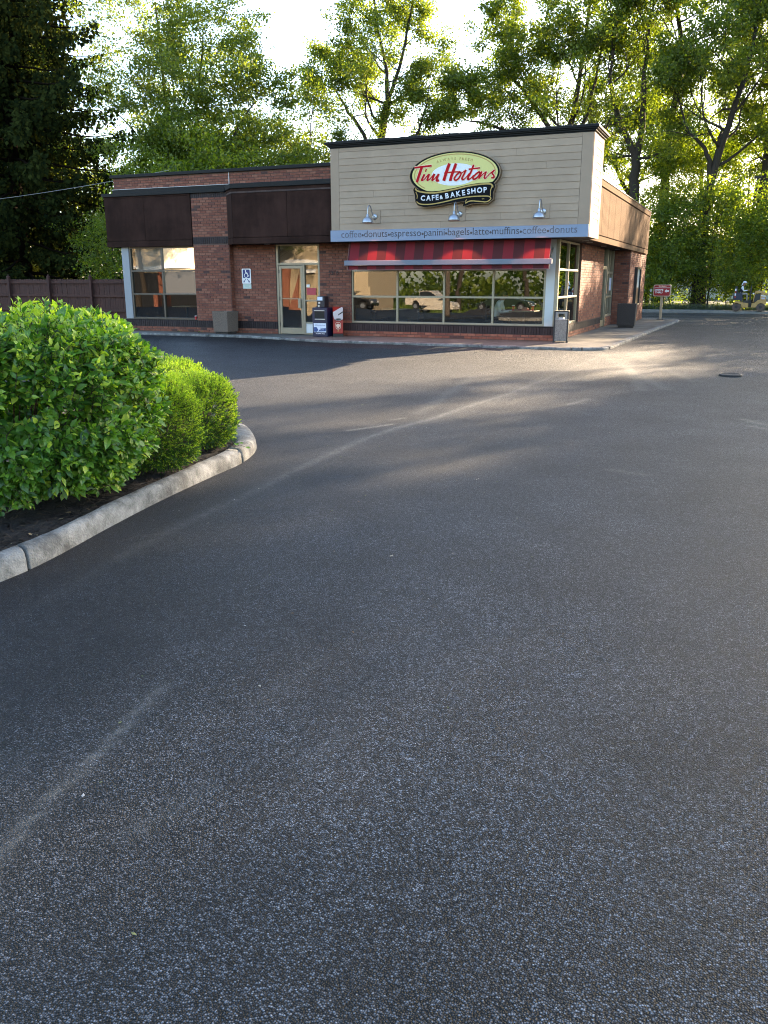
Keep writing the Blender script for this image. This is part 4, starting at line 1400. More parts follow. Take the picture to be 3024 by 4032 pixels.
MB().box(-5.83, -0.05, -0.80, -0.69, 1.968, 2.105).build('front_bar', mat('grey_blue_bar', (0.13, 0.155, 0.20), 0.45, metal=0.2, noise=0.06, nscale=4), aw, bevel=0.012)
mb = MB()
mb.box(AX0, AX1, -0.708, -0.694, 1.848, 1.860)
for x in (AX0 - 0.012, AX1 + 0.002):
    mb.box(x, x + 0.01, -0.708, -0.694, 1.848, 1.966)
    mb.tube([(x + .005, -0.56, 2.59), (x + .005, -0.70, 2.09)], 0.006, 6)
mb.build('fabric_hem', mat('pale_hem', (0.28, 0.14, 0.13), 0.6), aw)
for x in (AX0 + 0.05, AX1 - 0.05):
    mb = MB(); mb.tube([(x, 0.02, 2.40), (x, -0.35, 2.12), (x, -0.69, 2.04)], 0.016, 6); mb.build('arm', M['steel'], aw)

# ================================================================== gooseneck lamps
M['bulb'] = mat('lamp_bulb', (0.9, 0.8, 0.6), 0.4, emit=((1.0, 0.55, 0.25), 6.0))
def wall_lamp(label, x):
    t = thing('wall_lamp', label, 'lamp', (x, -0.865, 3.22), 0, 'gooseneck lamps along the tan siding')
    mb = MB(); mb.box(-0.30, 0.155, -0.012, 0.012, -0.165, 0.155); mb.build('mounting_board', M['tantrim'], t, local=True, bevel=0.003)
    mb = MB(); mb.lathe([(0.068, -0.014), (0.07, -0.03), (0.055, -0.045), (0.02, -0.055)], (0, 0, 0), 'Y', 18); mb.build('wall_plate', M['steel'], t, local=True, smooth=False)
    pts = [(0, -0.05, 0), (0, -0.12, 0.02), (0, -0.20, 0.10), (0, -0.27, 0.20), (0, -0.34, 0.255), (0, -0.42, 0.245), (0, -0.47, 0.18), (0, -0.485, 0.08), (0, -0.487, 0.0)]
    mb = MB(); mb.tube(catmull(pts, 4), 0.013, 8); mb.build('arm', M['steel'], t, local=True, smooth=True)
    mb = MB()
    mb.lathe([(0.022, 0.04), (0.034, 0.03), (0.034, -0.02), (0.045, -0.035), (0.095, -0.06), (0.130, -0.10), (0.146, -0.155), (0.153, -0.185), (0.144, -0.185), (0.122, -0.155), (0.108, -0.105), (0.08, -0.07), (0.03, -0.05)], (0, -0.487, 0), 'Z', 24)
    mb.build('lamp_shade', M['steel'], t, local=True, smooth=True)
    mb = MB(); mb.lathe([(0.02, -0.06), (0.045, -0.10), (0.05, -0.13), (0.03, -0.16), (0.005, -0.168)], (0, -0.487, 0), 'Z', 12); mb.build('bulb', M['bulb'], t, local=True, smooth=True)
    ld = bpy.data.lights.new('lamp_light', 'SPOT')
    ld.energy = 22
    ld.spot_size = R(86)
    ld.spot_blend = 0.25
    ld.shadow_soft_size = 0.04
    ld.color = (1.0, 0.33, 0.17)
    lo = bpy.data.objects.new('lamp_light', ld)
    COL.objects.link(lo)
    lo.parent = t
    lo.location = (0, -0.487, -0.18)
    lo.rotation_euler = (R(7), 0, 0)
    return t
wall_lamp('leftmost of the three gooseneck lamps, alone on bare siding', -4.86)
wall_lamp('gooseneck lamp tucked directly under the oval sign', -2.47)
wall_lamp('gooseneck lamp nearest the lit corner of the tan box', -0.30)

# ================================================================== things on the sidewalk
M['agg'] = mat('exposed_aggregate', (0.15, 0.115, 0.09), 0.95, noise=0.75, nscale=60, bump=1.0, bscale=70)
M['aggd'] = mat('dark_planter', (0.05, 0.042, 0.038), 0.9, noise=0.4, nscale=50, bump=0.8, bscale=80)
M['potsoil'] = mat('pot_soil', (0.03, 0.022, 0.016), 0.95, noise=0.4, nscale=30)
def planter(label, x, y, rz, s, h, m_, side):
    t = thing('concrete_planter', label, 'planter', (x, y, 0), rz, 'square planters by the doors')
    a, b = s / 2, s / 2 * 0.94
    o_ = [(-a, -a), (a, -a), (a, a), (-a, a)]
    mb = MB()
    i_ = a - 0.06
    v = [(-b, -b, 0.075), (b, -b, 0.075), (b, b, 0.075), (-b, b, 0.075), (-a, -a, h), (a, -a, h), (a, a, h), (-a, a, h), (-i_, -i_, h), (i_, -i_, h), (i_, i_, h), (-i_, i_, h), (-i_, -i_, h - .08), (i_, -i_, h - .08), (i_, i_, h - .08), (-i_, i_, h - .08)]
    f = [(3, 2, 1, 0)]
    for k in range(4):
        q = (k + 1) % 4
        f += [(k, q, 4 + q, 4 + k), (4 + k, 4 + q, 8 + q, 8 + k), (8 + k, 8 + q, 12 + q, 12 + k)]
    mb.add(v, f)
    mb.build('planter_body', m_, t, local=True, bevel=0.008)
    mb = MB(); mb.box(-b * .86, b * .86, -b * .86, b * .86, 0.002, 0.074); mb.build('plinth', M['aggd'], t, local=True)
    mb = MB(); mb.box(-i_ + .002, i_ - .002, -i_ + .002, i_ - .002, h - 0.1, h - 0.078); mb.build('soil', M['potsoil'], t, local=True)
    return t
planter('pale pebbly concrete planter under the wheelchair sign', -9.99, -0.50, R(-4), 0.56, 0.68, M['agg'], 0)
planter('dark brown planter beside the side entrance', 0.82, 7.75, R(3), 0.62, 0.80, M['aggd'], 0)

tc = thing('trash_can', 'tall stone panelled litter bin with dark frame at the corner', 'trash can', (0.16, -0.20, 0), R(9))
tc.scale = (0.92, 0.92, 0.84)
W = 0.185
mb = MB()
for sx_ in (-1, 1):
    for sy_ in (-1, 1):
        mb.box(sx_ * W - 0.022, sx_ * W + 0.022, sy_ * W - 0.022, sy_ * W + 0.022, 0.02, 0.93)
        mb.box(sx_ * W - 0.03, sx_ * W + 0.03, sy_ * W - 0.03, sy_ * W + 0.03, 0.0, 0.02)
mb.build('frame', M['iron'], tc, local=True)
mb = MB(); mb.box(-W - .02, W + .02, -W - .02, W + .02, 0.931, 0.965); mb.build('lid', M['iron'], tc, local=True, bevel=0.006)
M['binstone'] = mat('bin_stone', (0.20, 0.185, 0.165), 0.95, noise=0.6, nscale=26, bump=1.0, bscale=60)
for k in range(4):
    mb = MB(); mb.box(-W + 0.022, W - 0.022, -W - 0.016, -W + 0.012, 0.05, 0.70)
    o = mb.build('stone_panel', M['binstone'], tc, local=True, bevel=0.004); o.rotation_euler = (0, 0, k * math.pi / 2)
    mb = MB(); mb.box(-W + 0.022, -0.10, -W - 0.012, -W + 0.012, 0.72, 0.93); mb.box(0.10, W - 0.022, -W - 0.012, -W + 0.012, 0.72, 0.93); mb.box(-0.099, 0.099, -W - 0.010, -W + 0.012, 0.88, 0.93)
    o = mb.build('hood_panel', mat('grey_hood', (0.2, 0.2, 0.195), 0.5) if k == 0 else bpy.data.materials['grey_hood'], tc, local=True); o.rotation_euler = (0, 0, k * math.pi / 2)
mb = MB()
rr = random.Random(2)
vs_, n_ = [], 14
mb.lathe([(0.10, 0.45), (0.17, 0.66), (0.165, 0.735), (0.10, 0.76), (0.02, 0.765)], (0, 0, 0), 'Z', 12)
mb.v = [(x + rr.uniform(-.012, .012), y + rr.uniform(-.012, .012), z + rr.uniform(-.015, .015)) for x, y, z in mb.v]
mb.build('bin_bag', mat('white_bin_bag', (0.6, 0.6, 0.6), 0.35), tc, local=True)

# newspaper vending boxes
nb = thing('newspaper_box', 'navy newspaper vending box with blue poster beside the front door', 'newspaper box', (-6.72, -0.42, 0), R(2))
M['navy'] = mat('navy_enamel', (0.008, 0.012, 0.045), 0.35)
mb = MB(); mb.box(-0.235, 0.235, -0.20, 0.20, 0.0, 0.82); mb.build('cabinet', M['navy'], nb, local=True, bevel=0.012)
mb = MB(); mb.box(-0.11, 0.13, -0.14, 0.16, 0.822, 1.13); mb.build('coin_box', mat('black_coin_box', (0.010, 0.011, 0.02), 0.4), nb, local=True, bevel=0.01)
M['paper'] = mat('pale_paper', (0.62, 0.68, 0.78), 0.6, noise=0.15, nscale=30)
mb = MB(); mb.box(-0.09, 0.07, -0.146, -0.141, 1.02, 1.12); mb.build('price_card', M['paper'], nb, local=True)
mb = MB(); mb.box(-0.07, -0.02, -0.155, -0.141, 0.835, 0.895); mb.box(-0.06, 0.0, -0.15, -0.141, 0.93, 0.98); mb.build('coin_slot', M['steel'], nb, local=True)
mb = MB(); mb.box(-0.16, 0.15, -0.207, -0.201, 0.52, 0.72); mb.build('door_window', mat('dark_pane', (0.02, 0.025, 0.025), 0.08), nb, local=True)
mb = MB(); mb.box(-0.17, 0.16, -0.222, -0.201, 0.728, 0.75); mb.box(-0.15, 0.17, -0.222, -0.201, 0.485, 0.508); mb.build('handle', M['steel'], nb, local=True)
mb = MB(); mb.box(-0.195, 0.195, -0.206, -0.201, 0.13, 0.385); mb.build('poster', M['paper'], nb, local=True)
M['inkblue'] = mat('print_blue', (0.03, 0.07, 0.22), 0.6, noise=0.5, nscale=40)
M['inkgreen'] = mat('print_green', (0.02, 0.12, 0.12), 0.6)
mb = MB()
mb.prism_xz([(-0.19, 0.14), (-0.09, 0.14), (-0.05, 0.20), (-0.11, 0.28), (-0.19, 0.27)], -0.208, -0.2065)
mb.prism_xz([(-0.06, 0.15), (0.19, 0.16), (0.19, 0.25), (0.02, 0.235)], -0.208, -0.2065)
mb.build('poster_picture', M['inkblue'], nb, local=True)
def local_text(name, body, x, y, z, size, m_, parent, width=None, offset=0.0, ext=0.001):
    o = text_on_front(name, body, x, y, z, size=size, width=width, mat_=m_, parent=None, extrude=ext, offset=offset)
    o.parent = parent
    return o
local_text('lettering', 'BuffaloNews.com', -0.16, -0.2065, 0.315, 0.05, M['inkblue'], nb, width=0.32)
local_text('lettering', 'The Buffalo News', -0.14, -0.2015, 0.078, 0.045, M['signwhite'], nb, width=0.29, offset=0.001)
local_text('lettering', 'Buy one', 0.0, -0.2082, 0.19, 0.035, M['signwhite'], nb, width=0.13)
rb_ = thing('magazine_box', 'narrow red rack box with a white front flap against the brick wall', 'newspaper box', (-6.30, -0.28, 0), R(28))
M['boxred'] = mat('red_enamel', (0.27, 0.026, 0.018), 0.4, noise=0.1, nscale=6)
mb = MB(); mb.prism_yz([(-0.16, 0.09), (0.16, 0.09), (0.16, 0.84), (0.10, 0.84), (-0.16, 0.62)], -0.145, 0.145); mb.build('box_body', M['boxred'], rb_, local=True, bevel=0.01)
mb = MB(); mb.box(-0.15, 0.15, -0.155, 0.155, 0.0, 0.088); mb.build('foot', M['black'], rb_, local=True)
mb = MB()
mb.prism_xz([(-0.145, 0.62), (-0.11, 0.50), (-0.06, 0.47), (0.06, 0.46), (0.14, 0.50), (0.145, 0.82), (0.10, 0.835), (-0.145, 0.70)], -0.185, -0.165)
mb.build('front_flap', mat('white_flap', (0.46, 0.48, 0.50), 0.5), rb_, local=True, bevel=0.006)
mb = MB(); mb.prism_xz([(0.0, 0.60), (0.135, 0.68), (0.14, 0.72), (0.01, 0.64)], -0.188, -0.1855); mb.prism_xz(ellipse(0.01, 0.50, 0.09, 0.022, 16), -0.188, -0.1855); mb.build('flap_slot', M['black'], rb_, local=True)
mb = MB(); ribbon(mb, [(-0.06, 0.25), (-0.062, 0.39), (0.06, 0.39), (0.06, 0.25), (0.02, 0.22), (-0.03, 0.22), (-0.06, 0.25)], 0.012, -0.164, 0.003); mb.prism_xz(ellipse(0.0, 0.32, 0.055, 0.05, 18), -0.164, -0.1605); mb.prism_xz([(-0.03, 0.24), (0.03, 0.24), (0.025, 0.27), (-0.025, 0.27)], -0.164, -0.1605)
mb.build('emblem', mat('emblem_white', (0.6, 0.52, 0.42), 0.5), rb_, local=True)
mb = MB(); ribbon(mb, [(-0.02, 0.19), (0.02, 0.185), (-0.015, 0.16), (0.02, 0.14)], 0.01, -0.164, 0.003); mb.build('emblem', M['gold'], rb_, local=True)

# wheelchair access sign on the wall
ws_ = thing('access_sign', 'blue and white wheelchair access sign with two arrows on the brick', 'sign', (-9.48, -0.02, 1.7))
M['signblue'] = mat('access_blue', (0.012, 0.03, 0.16), 0.4)
def rrect(x0, x1, z0, z1, r, n=5):
    o = []
    for cx, cz, a in ((x1 - r, z0 + r, -90), (x1 - r, z1 - r, 0), (x0 + r, z1 - r, 90), (x0 + r, z0 + r, 180)):
        for k in range(n + 1):
            w = R(a + 90 * k / n)
            o.append((cx + r * math.cos(w), cz + r * math.sin(w)))
    return o
AX = -9.64
mb = MB(); mb.prism_xz(rrect(AX, AX + 0.315, 1.48, 1.92, 0.03), -0.020, -0.014); mb.build('plate', M['white'], ws_)
mb = MB(); mb.prism_xz(rrect(AX + 0.035, AX + 0.28, 1.645, 1.895, 0.03), -0.0225, -0.0205); mb.build('blue_field', M['signblue'], ws_)
mb = MB()
mb.prism_xz(ellipse(AX + 0.135, 1.862, 0.02, 0.02, 14), -0.0245, -0.023)
ribbon(mb, [(AX + 0.138, 1.84), (AX + 0.143, 1.775), (AX + 0.20, 1.775)], 0.028, -0.0246, 0.0015, k=1)
ribbon(mb, [(AX + 0.195, 1.775), (AX + 0.232, 1.70), (AX + 0.255, 1.71)], 0.022, -0.0247, 0.0015, k=1)
ribbon(mb, [(AX + 0.143, 1.808), (AX + 0.19, 1.808)], 0.017, -0.0248, 0.0015)
ribbon(mb, ellipse(AX + 0.148, 1.722, 0.062, 0.058, 24, R(125), R(375)), 0.018, -0.0249, 0.0015, k=1)
mb.build('wheelchair_symbol', M['white'], ws_)
mb = MB()
for s in (-1, 1):
    cx = AX + 0.157
    ribbon(mb, [(cx + s * 0.03, 1.615), (cx + s * 0.085, 1.545)], 0.018, -0.0225, 0.0018)
    mb.prism_xz([(cx + s * 0.11, 1.515), (cx + s * 0.105, 1.575), (cx + s * 0.052, 1.53)][::(1 if s < 0 else -1)], -0.0226, -0.0206)
mb.build('arrow', M['signblue'], ws_)
mb = MB(); mb.prism_xz(rrect(AX + 0.02, AX + 0.315, 1.335, 1.472, 0.02), -0.020, -0.014); mb.build('plate', mat('pale_green_plate', (0.55, 0.62, 0.56), 0.5), ws_)
mb = MB(); ribbon(mb, rrect(AX + 0.032, AX + 0.303, 1.347, 1.46, 0.02) + [(AX + 0.303, 1.37)], 0.005, -0.0215, 0.001, k=1); mb.box(AX + 0.08, AX + 0.25, -0.0212, -0.0205, 1.415, 1.425); mb.box(AX + 0.10, AX + 0.23, -0.0212, -0.0205, 1.385, 1.395); mb.build('plate_print', mat('green_print', (0.25, 0.4, 0.3), 0.5), ws_)

cup = thing('paper_cup', 'red paper cup standing on the sill of the corner window', 'cup', (-11.36, -0.08, 0.388))
mb = MB(); mb.lathe([(0.026, 0.0), (0.036, 0.105), (0.034, 0.105)], (0, 0, 0), 'Z', 14); mb.build('cup_body', mat('cup_red', (0.5, 0.03, 0.03), 0.5), cup, local=True)
mb = MB(); mb.lathe([(0.038, 0.105), (0.038, 0.115), (0.03, 0.122)], (0, 0, 0), 'Z', 14); mb.build('cup_lid', M['white'], cup, local=True)

pf = thing('poster_frame', 'black framed poster hanging on the far sunlit brick pilaster', 'poster', (0.60, 11.9, 1.35))
mb = MB()
for q in [(0.562, 0.66, 11.28, 11.36, 0.64, 2.05), (0.562, 0.66, 12.50, 12.58, 0.64, 2.05), (0.562, 0.66, 11.361, 12.499, 0.64, 0.71), (0.562, 0.66, 11.361, 12.499, 1.98, 2.05)]: mb.box(*q)
mb.build('frame', M['black'], pf)
MB().box(0.562, 0.60, 11.361, 12.499, 1.30, 1.979).build('poster', mat('poster_sky', (0.35, 0.42, 0.48), 0.3, noise=0.4, nscale=6), pf)
MB().box(0.562, 0.60, 11.361, 12.499, 0.711, 1.299).build('poster', mat('poster_brown', (0.13, 0.075, 0.04), 0.3, noise=0.9, nscale=5), pf)

# drive through sign
ds = thing('drive_thru_sign', 'red drive thru sign with a left arrow on a tan post', 'sign', (1.32, 14.6, 0))
ox, oy = 1.32, 14.6
PX0, PX1, PZ0, PZ1 = 0.97, 1.66, 0.93, 1.40
mb = MB(); mb.box(ox - 0.05, ox + 0.05, oy - 0.04, oy + 0.04, 0.02, 0.95); mb.build('post', mat('tan_post', (0.38, 0.29, 0.19), 0.6, noise=0.15, nscale=6), ds, bevel=0.004)
mb = MB(); mb.box(ox - 0.13, ox + 0.13, oy - 0.1, oy + 0.1, 0.001, 0.022); mb.build('base_plate', M['iron'], ds)
mb = MB(); mb.prism_xz(rrect(PX0, PX1, PZ0, PZ1, 0.07), oy - 0.10, oy + 0.02); mb.build('sign_case', mat('tan_case', (0.42, 0.33, 0.24), 0.5), ds)
mb = MB(); mb.prism_xz(rrect(PX0 + 0.035, PX1 - 0.035, PZ0 + 0.033, PZ1 - 0.033, 0.05), oy - 0.105, oy - 0.101); mb.build('red_face', mat('sign_dark_red', (0.30, 0.010, 0.018), 0.35), ds)
mb = MB(); mb.box(PX0 + 0.04, PX1 - 0.04, oy - 0.1075, oy - 0.1055, 1.268, 1.280)
mb.prism_xz([(1.415, 1.145), (1.49, 1.075), (1.49, 1.11), (1.59, 1.11), (1.59, 1.18), (1.49, 1.18), (1.49, 1.215)], oy - 0.1075, oy - 0.1055)
mb.build('arrow', M['white'], ds)
text_on_front('lettering', 'DRIVE', 1.025, oy - 0.1056, 1.155, width=0.34, height=0.075, mat_=M['white'], parent=ds, offset=0.004, extrude=0.002)
text_on_front('lettering', 'THRU', 1.035, oy - 0.1056, 1.055, width=0.30, height=0.075, mat_=M['white'], parent=ds, offset=0.004, extrude=0.002)
mb = MB()
for i, (w, pts) in enumerate(SCRIPT):
    ribbon(mb, [(1.315 + x * 0.145, 1.318 + z * 0.125) for x, z in pts], w * 0.00026, oy - 0.108 - i * 1e-5, 0.0012, k=3)
mb.build('lettering', M['pink'], ds)

# ================================================================== fence at the left
M['fence'] = mat('brown_stained_board', (0.058, 0.022, 0.015), 0.8, noise=0.35, nscale=10, stretch=(3, 3, 0.3), objrand=0.12, bump=0.2)
fence = thing('board_fence', 'dark brown dog eared board fence running left from the cafe', 'fence', (-22, 8, 0))
rf = random.Random(8)
bw = 0.142
board = MB(); board.prism_xz([(-bw / 2 + .003, 0), (bw / 2 - .003, 0), (bw / 2 - .003, 1.66), (bw / 2 - .03, 1.70), (-bw / 2 + .03, 1.70), (-bw / 2 + .003, 1.66)], -0.009, 0.009)
bme = board.mesh('board', M['fence'])
x = -19.4
k = 0
while x > -36.5:
    o = bpy.data.objects.new('board', bme); COL.objects.link(o)
    o.parent = fence; o.matrix_parent_inverse = world_of(fence).inverted()
    o.location = (x, 8.05 + rf.uniform(-.004, .004), -0.06 + rf.uniform(-.012, .012))
    o.rotation_euler = (0, rf.uniform(-.006, .006), 0)
    x -= bw
    k += 1
for i in range(7):
    px = -20.1 - i * 2.42
    mb = MB(); mb.box(px - 0.055, px + 0.055, 7.86, 7.985, -0.3, 1.74)
    mb.build('post', M['fence'], fence)
    mb = MB(); mb.lathe([(0.085, 1.742), (0.085, 1.765), (0.03, 1.80), (0.045, 1.83), (0.012, 1.86)], (px, 7.92, 0), 'Z', 4 * 2); mb.build('post_cap', M['fence'], fence)
    if i < 6:
        for z in (0.28, 0.92, 1.50):
            MB().box(px - 2.42 + 0.06, px - 0.06, 7.965, 8.036, z - 0.045, z + 0.045).build('rail', M['fence'], fence)

# overhead wire to the left
mb = MB()
pts = []
for i in range(17):
    t = i / 16
    pts.append((-36 + 21.7 * t, 6.0 - 3 * t, 4.75 + 0.0 * t + 0.5 * t - 0.75 * 4 * t * (1 - t) * 0.4))
mb.tube(pts, 0.008, 5)
tag(mb.build('overhead_wire', mat('wire_grey', (0.25, 0.25, 0.25), 0.5)), 'thin pale overhead wire running to the cafe roof corner', 'wire')

# parking light pole among the trees
lp = thing('light_pole', 'tall thin dark light pole with a flat head among the trees', 'lamp post', (4.25, 31.0, 0))
mb = MB(); mb.tube([(4.22, 31, -0.1), (4.30, 31, 3.5), (4.42, 31, 7.0)], [0.11, 0.09, 0.06], 10); mb.build('pole', M['iron'], lp)
mb = MB(); mb.box(4.25, 4.62, 30.8, 31.2, 7.0, 7.12); mb.build('lamp_head', M['iron'], lp, bevel=0.02)
mb = MB(); mb.box(4.1, 4.34, 30.88, 31.12, -0.1, 0.12); mb.build('base', M['concrete'], lp)

# ================================================================== people and machines
def skin_mesh(name, joints, edges, mats, pick, sub=2, root=0):
    """joints: (x,y,z,r); one continuous skinned body"""
    me = bpy.data.meshes.new(name)
    me.from_pydata([j[:3] for j in joints], edges, [])
    bm = bmesh.new(); bm.from_mesh(me)
    ly = bm.verts.layers.skin.verify()
    bm.verts.ensure_lookup_table()
    for v, j in zip(bm.verts, joints):
        r = j[3]
        v[ly].radius = (r, r) if not isinstance(r, tuple) else r
        v[ly].use_root = v.index == root
    bm.to_mesh(me); bm.free()
    ob = bpy.data.objects.new(name, me)
    COL.objects.link(ob)
    sk = ob.modifiers.new('skin', 'SKIN'); sk.use_smooth_shade = True
    ss = ob.modifiers.new('sub', 'SUBSURF'); ss.levels = sub; ss.render_levels = sub
    bpy.context.view_layer.update()
    dg = bpy.context.evaluated_depsgraph_get()
    out = bpy.data.meshes.new_from_object(ob.evaluated_get(dg))
    bpy.data.objects.remove(ob)
    out.name = name
    out.materials.clear()
    for m in mats: out.materials.append(m)
    for p in out.polygons:
        p.material_index = pick(p.center)
        p.use_smooth = True
    return out

M['skin'] = mat('skin', (0.30, 0.16, 0.10), 0.55)
def seated_person(label, loc, rz, s, mats, group=None, hat=None, hairm=None, lean=0.06, sleeve=None, reach=0.0):
    """seat height at local z=0.45; faces +x"""
    t = thing('person', label, 'person', loc, rz, group)
    L = lean
    J = [(0, 0, 0.52, 0.135), (0.03 + L * .4, 0, 0.68, 0.125), (0.05 + L, 0, 0.86, 0.15), (0.06 + L * 1.3, 0, 0.985, 0.075), (0.09 + L * 1.5, 0, 1.055, 0.058), (0.12 + L * 1.6, 0, 1.15, 0.098), (0.125 + L * 1.6, 0, 1.235, 0.080)]
    E = [(0, 1), (1, 2), (2, 3), (3, 4), (4, 5), (5, 6)]
    for sgn in (-1, 1):
        b = len(J)
        J += [(0.02, sgn * 0.10, 0.50, 0.09), (0.42, sgn * 0.12, 0.53, 0.065), (0.44, sgn * 0.12, 0.12, 0.043), (0.45, sgn * 0.12, 0.05, 0.042), (0.58, sgn * 0.13, 0.035, 0.034)]
        E += [(0, b), (b, b + 1), (b + 1, b + 2), (b + 2, b + 3), (b + 3, b + 4)]
        b = len(J)
        J += [(0.05 + L, sgn * 0.185, 0.93, 0.065), (0.13 + L, sgn * 0.23, 0.70, 0.046), (0.36 + L + reach, sgn * 0.13, 0.74, 0.034), (0.43 + L + reach, sgn * 0.12, 0.75, 0.036)]
        E += [(2, b), (b, b + 1), (b + 1, b + 2), (b + 2, b + 3)]
    hx = 0.12 + L * 1.6
    def pick(c):
        if c.z > 1.02: return 2
        if (c.x > 0.33 + L + reach and c.z > 0.66): return 2
        if c.z < 0.09: return 3
        if c.z < 0.585: return 1
        if abs(c.y) > 0.165 and sleeve is not None: return 4
        return 0
    me = skin_mesh('body', J, E, mats, pick)
    me.transform(Matrix.Scale(s, 4))
    link('body', me, t, local=True)
    mb = MB()      # fingers and face
    for sgn in (-1, 1):
        for k in range(4):
            y = sgn * (0.095 + 0.017 * k)
            x0_ = 0.44 + L + reach
            mb.tube([(x0_, y, 0.76), (x0_ + 0.045 - .004 * abs(k - 1.5), y, 0.765), (x0_ + 0.066, y, 0.735), (x0_ + 0.05, y, 0.715)], [0.010, 0.009, 0.008, 0.007], 6)
        mb.tube([(x0_ - 0.01, sgn * 0.085, 0.755), (x0_ + 0.02, sgn * 0.07, 0.745), (x0_ + 0.045, sgn * 0.075, 0.73)], [0.012, 0.010, 0.008], 6)
        mb.lathe([(0.002, -0.02), (0.022, -0.012), (0.03, 0.01), (0.012, 0.03)], (hx, sgn * 0.092, 1.15), 'Z', 8)
    mb.hexa([(hx + 0.085, -0.015, 1.125), (hx + 0.12, -0.008, 1.125), (hx + 0.12, 0.008, 1.125), (hx + 0.085, 0.015, 1.125)], [(hx + 0.085, -0.008, 1.165), (hx + 0.095, -0.005, 1.168), (hx + 0.095, 0.005, 1.168), (hx + 0.085, 0.008, 1.165)])
    o = mb.mesh('hands_and_face', mats[2], True); o.transform(Matrix.Scale(s, 4)); link('hands_and_face', o, t, local=True)
    mb = MB()
    for sgn in (-1, 1): mb.lathe([(0.001, -0.006), (0.009, 0.0), (0.001, 0.006)], (hx + 0.09, sgn * 0.033, 1.165), 'X', 8)
    mb.box(hx + 0.088, hx + 0.094, -0.022, 0.022, 1.098, 1.104)
    o = mb.mesh('eyes_and_mouth', M['ink']); o.transform(Matrix.Scale(s, 4)); link('eyes_and_mouth', o, t, local=True)
    if hairm:
        mb = MB(); mb.lathe([(0.088, 1.13), (0.106, 1.18), (0.102, 1.235), (0.07, 1.275), (0.012, 1.29)], (hx - 0.02, 0, 0), 'Z', 14)
        o = mb.mesh('hair', hairm, True); o.transform(Matrix.Scale(s, 4)); link('hair', o, t, local=True)
    if hat:
        mb = MB(); mb.lathe([(0.108, 1.19), (0.112, 1.22), (0.10, 1.265), (0.06, 1.295), (0.01, 1.30)], (hx - 0.005, 0, 0), 'Z', 16)
        mb.hexa([(hx + 0.08, -0.075, 1.192), (hx + 0.215, -0.045, 1.172), (hx + 0.215, 0.045, 1.172), (hx + 0.08, 0.075, 1.192)], [(hx + 0.08, -0.075, 1.206), (hx + 0.215, -0.045, 1.182), (hx + 0.215, 0.045, 1.182), (hx + 0.08, 0.075, 1.206)])
        mb.hexa([(hx - 0.12, -0.09, 1.06), (hx - 0.20, -0.085, 1.02), (hx - 0.20, 0.085, 1.02), (hx - 0.12, 0.09, 1.06)], [(hx - 0.08, -0.10, 1.21), (hx - 0.115, -0.08, 1.21), (hx - 0.115, 0.08, 1.21), (hx - 0.08, 0.10, 1.21)])
        o = mb.mesh('cap', hat, True); o.transform(Matrix.Scale(s, 4)); link('cap', o, t, local=True)
    return t

M['rolleryellow'] = mat('machine_yellow', (0.42, 0.25, 0.075), 0.5, noise=0.3, nscale=8)
M['rust'] = mat('rusty_drum', (0.085, 0.055, 0.038), 0.6, noise=0.6, nscale=10)
M['shroud'] = mat('dark_blue_shroud', (0.022, 0.027, 0.045), 0.6)
M['khaki'] = mat('khaki_cloth', (0.30, 0.27, 0.22), 0.9)
M['darkcloth'] = mat('dark_cloth', (0.016, 0.015, 0.016), 0.9)
M['whitecloth'] = mat('white_cloth', (0.70, 0.71, 0.70), 0.9)
rl = thing('road_roller', 'small yellow road roller with rusty drums on the unfinished paving', 'road roller', (4.7, 25.05, 0.05))
def RX(c): return (3.93 + (c - 240) * 0.001185) - 4.7
def RZ(y): return (1500 - y) * 0.001185
for c in (370, 1325):
    mb = MB(); mb.lathe([(0.19, -0.36), (0.215, -0.35), (0.215, 0.35), (0.19, 0.36)], (RX(c), 0, 0.215), 'Y', 28)
    dm = mb.build('drum', M['rust'], rl, local=True)
    mb = MB(); mb.lathe([(0.075, -0.375), (0.075, -0.362)], (RX(c), 0, 0.215), 'Y', 14); mb.build('hub', M['black'], dm, local=True)
def rxz(poly, y0, y1, name, m_, bev=0.01):
    q = [(RX(c), RZ(y)) for c, y in poly]
    ar = sum(a[0] * b[1] - b[0] * a[1] for a, b in zip(q, q[1:] + q[:1]))
    if ar < 0: q = q[::-1]
    return MB().prism_xz(q, y0, y1).build(name, m_, rl, local=True, bevel=bev)
rxz([(275, 1205), (275, 1090), (480, 1090), (560, 1130), (840, 1165), (840, 1345), (600, 1355), (540, 1205)], -0.36, 0.36, 'rear_frame', M['rolleryellow'])
rxz([(845, 1330), (845, 1100), (960, 1100), (960, 1330)], -0.12, 0.12, 'articulation_joint', M['black'])
rxz([(965, 1345), (965, 1170), (1100, 1130), (1200, 1030), (1290, 1020), (1520, 1060), (1545, 1190), (1240, 1200), (1130, 1345)], -0.36, 0.36, 'front_frame', M['rolleryellow'])
rxz([(1030, 1120), (1075, 760), (1270, 770), (1265, 1020), (1190, 1035), (1110, 1120)], -0.33, 0.33, 'engine_grille', M['black'])
rxz([(1275, 1015), (1280, 790), (1500, 840), (1515, 1055)], -0.34, 0.34, 'engine_cover', M['rolleryellow'])
rxz([(1000, 1110), (1055, 740), (1060, 690), (1120, 650), (1340, 660), (1600, 800), (1560, 835), (1290, 755), (1085, 745), (1030, 1115)], -0.37, 0.37, 'hood', M['rolleryellow'])
rxz([(210, 1080), (215, 760), (560, 745), (600, 1110), (480, 1050), (300, 1040)], -0.34, 0.34, 'operator_shroud', M['shroud'])
rxz([(250, 740), (260, 470), (330, 460), (400, 745)], -0.24, 0.24, 'seat_back', M['black'])
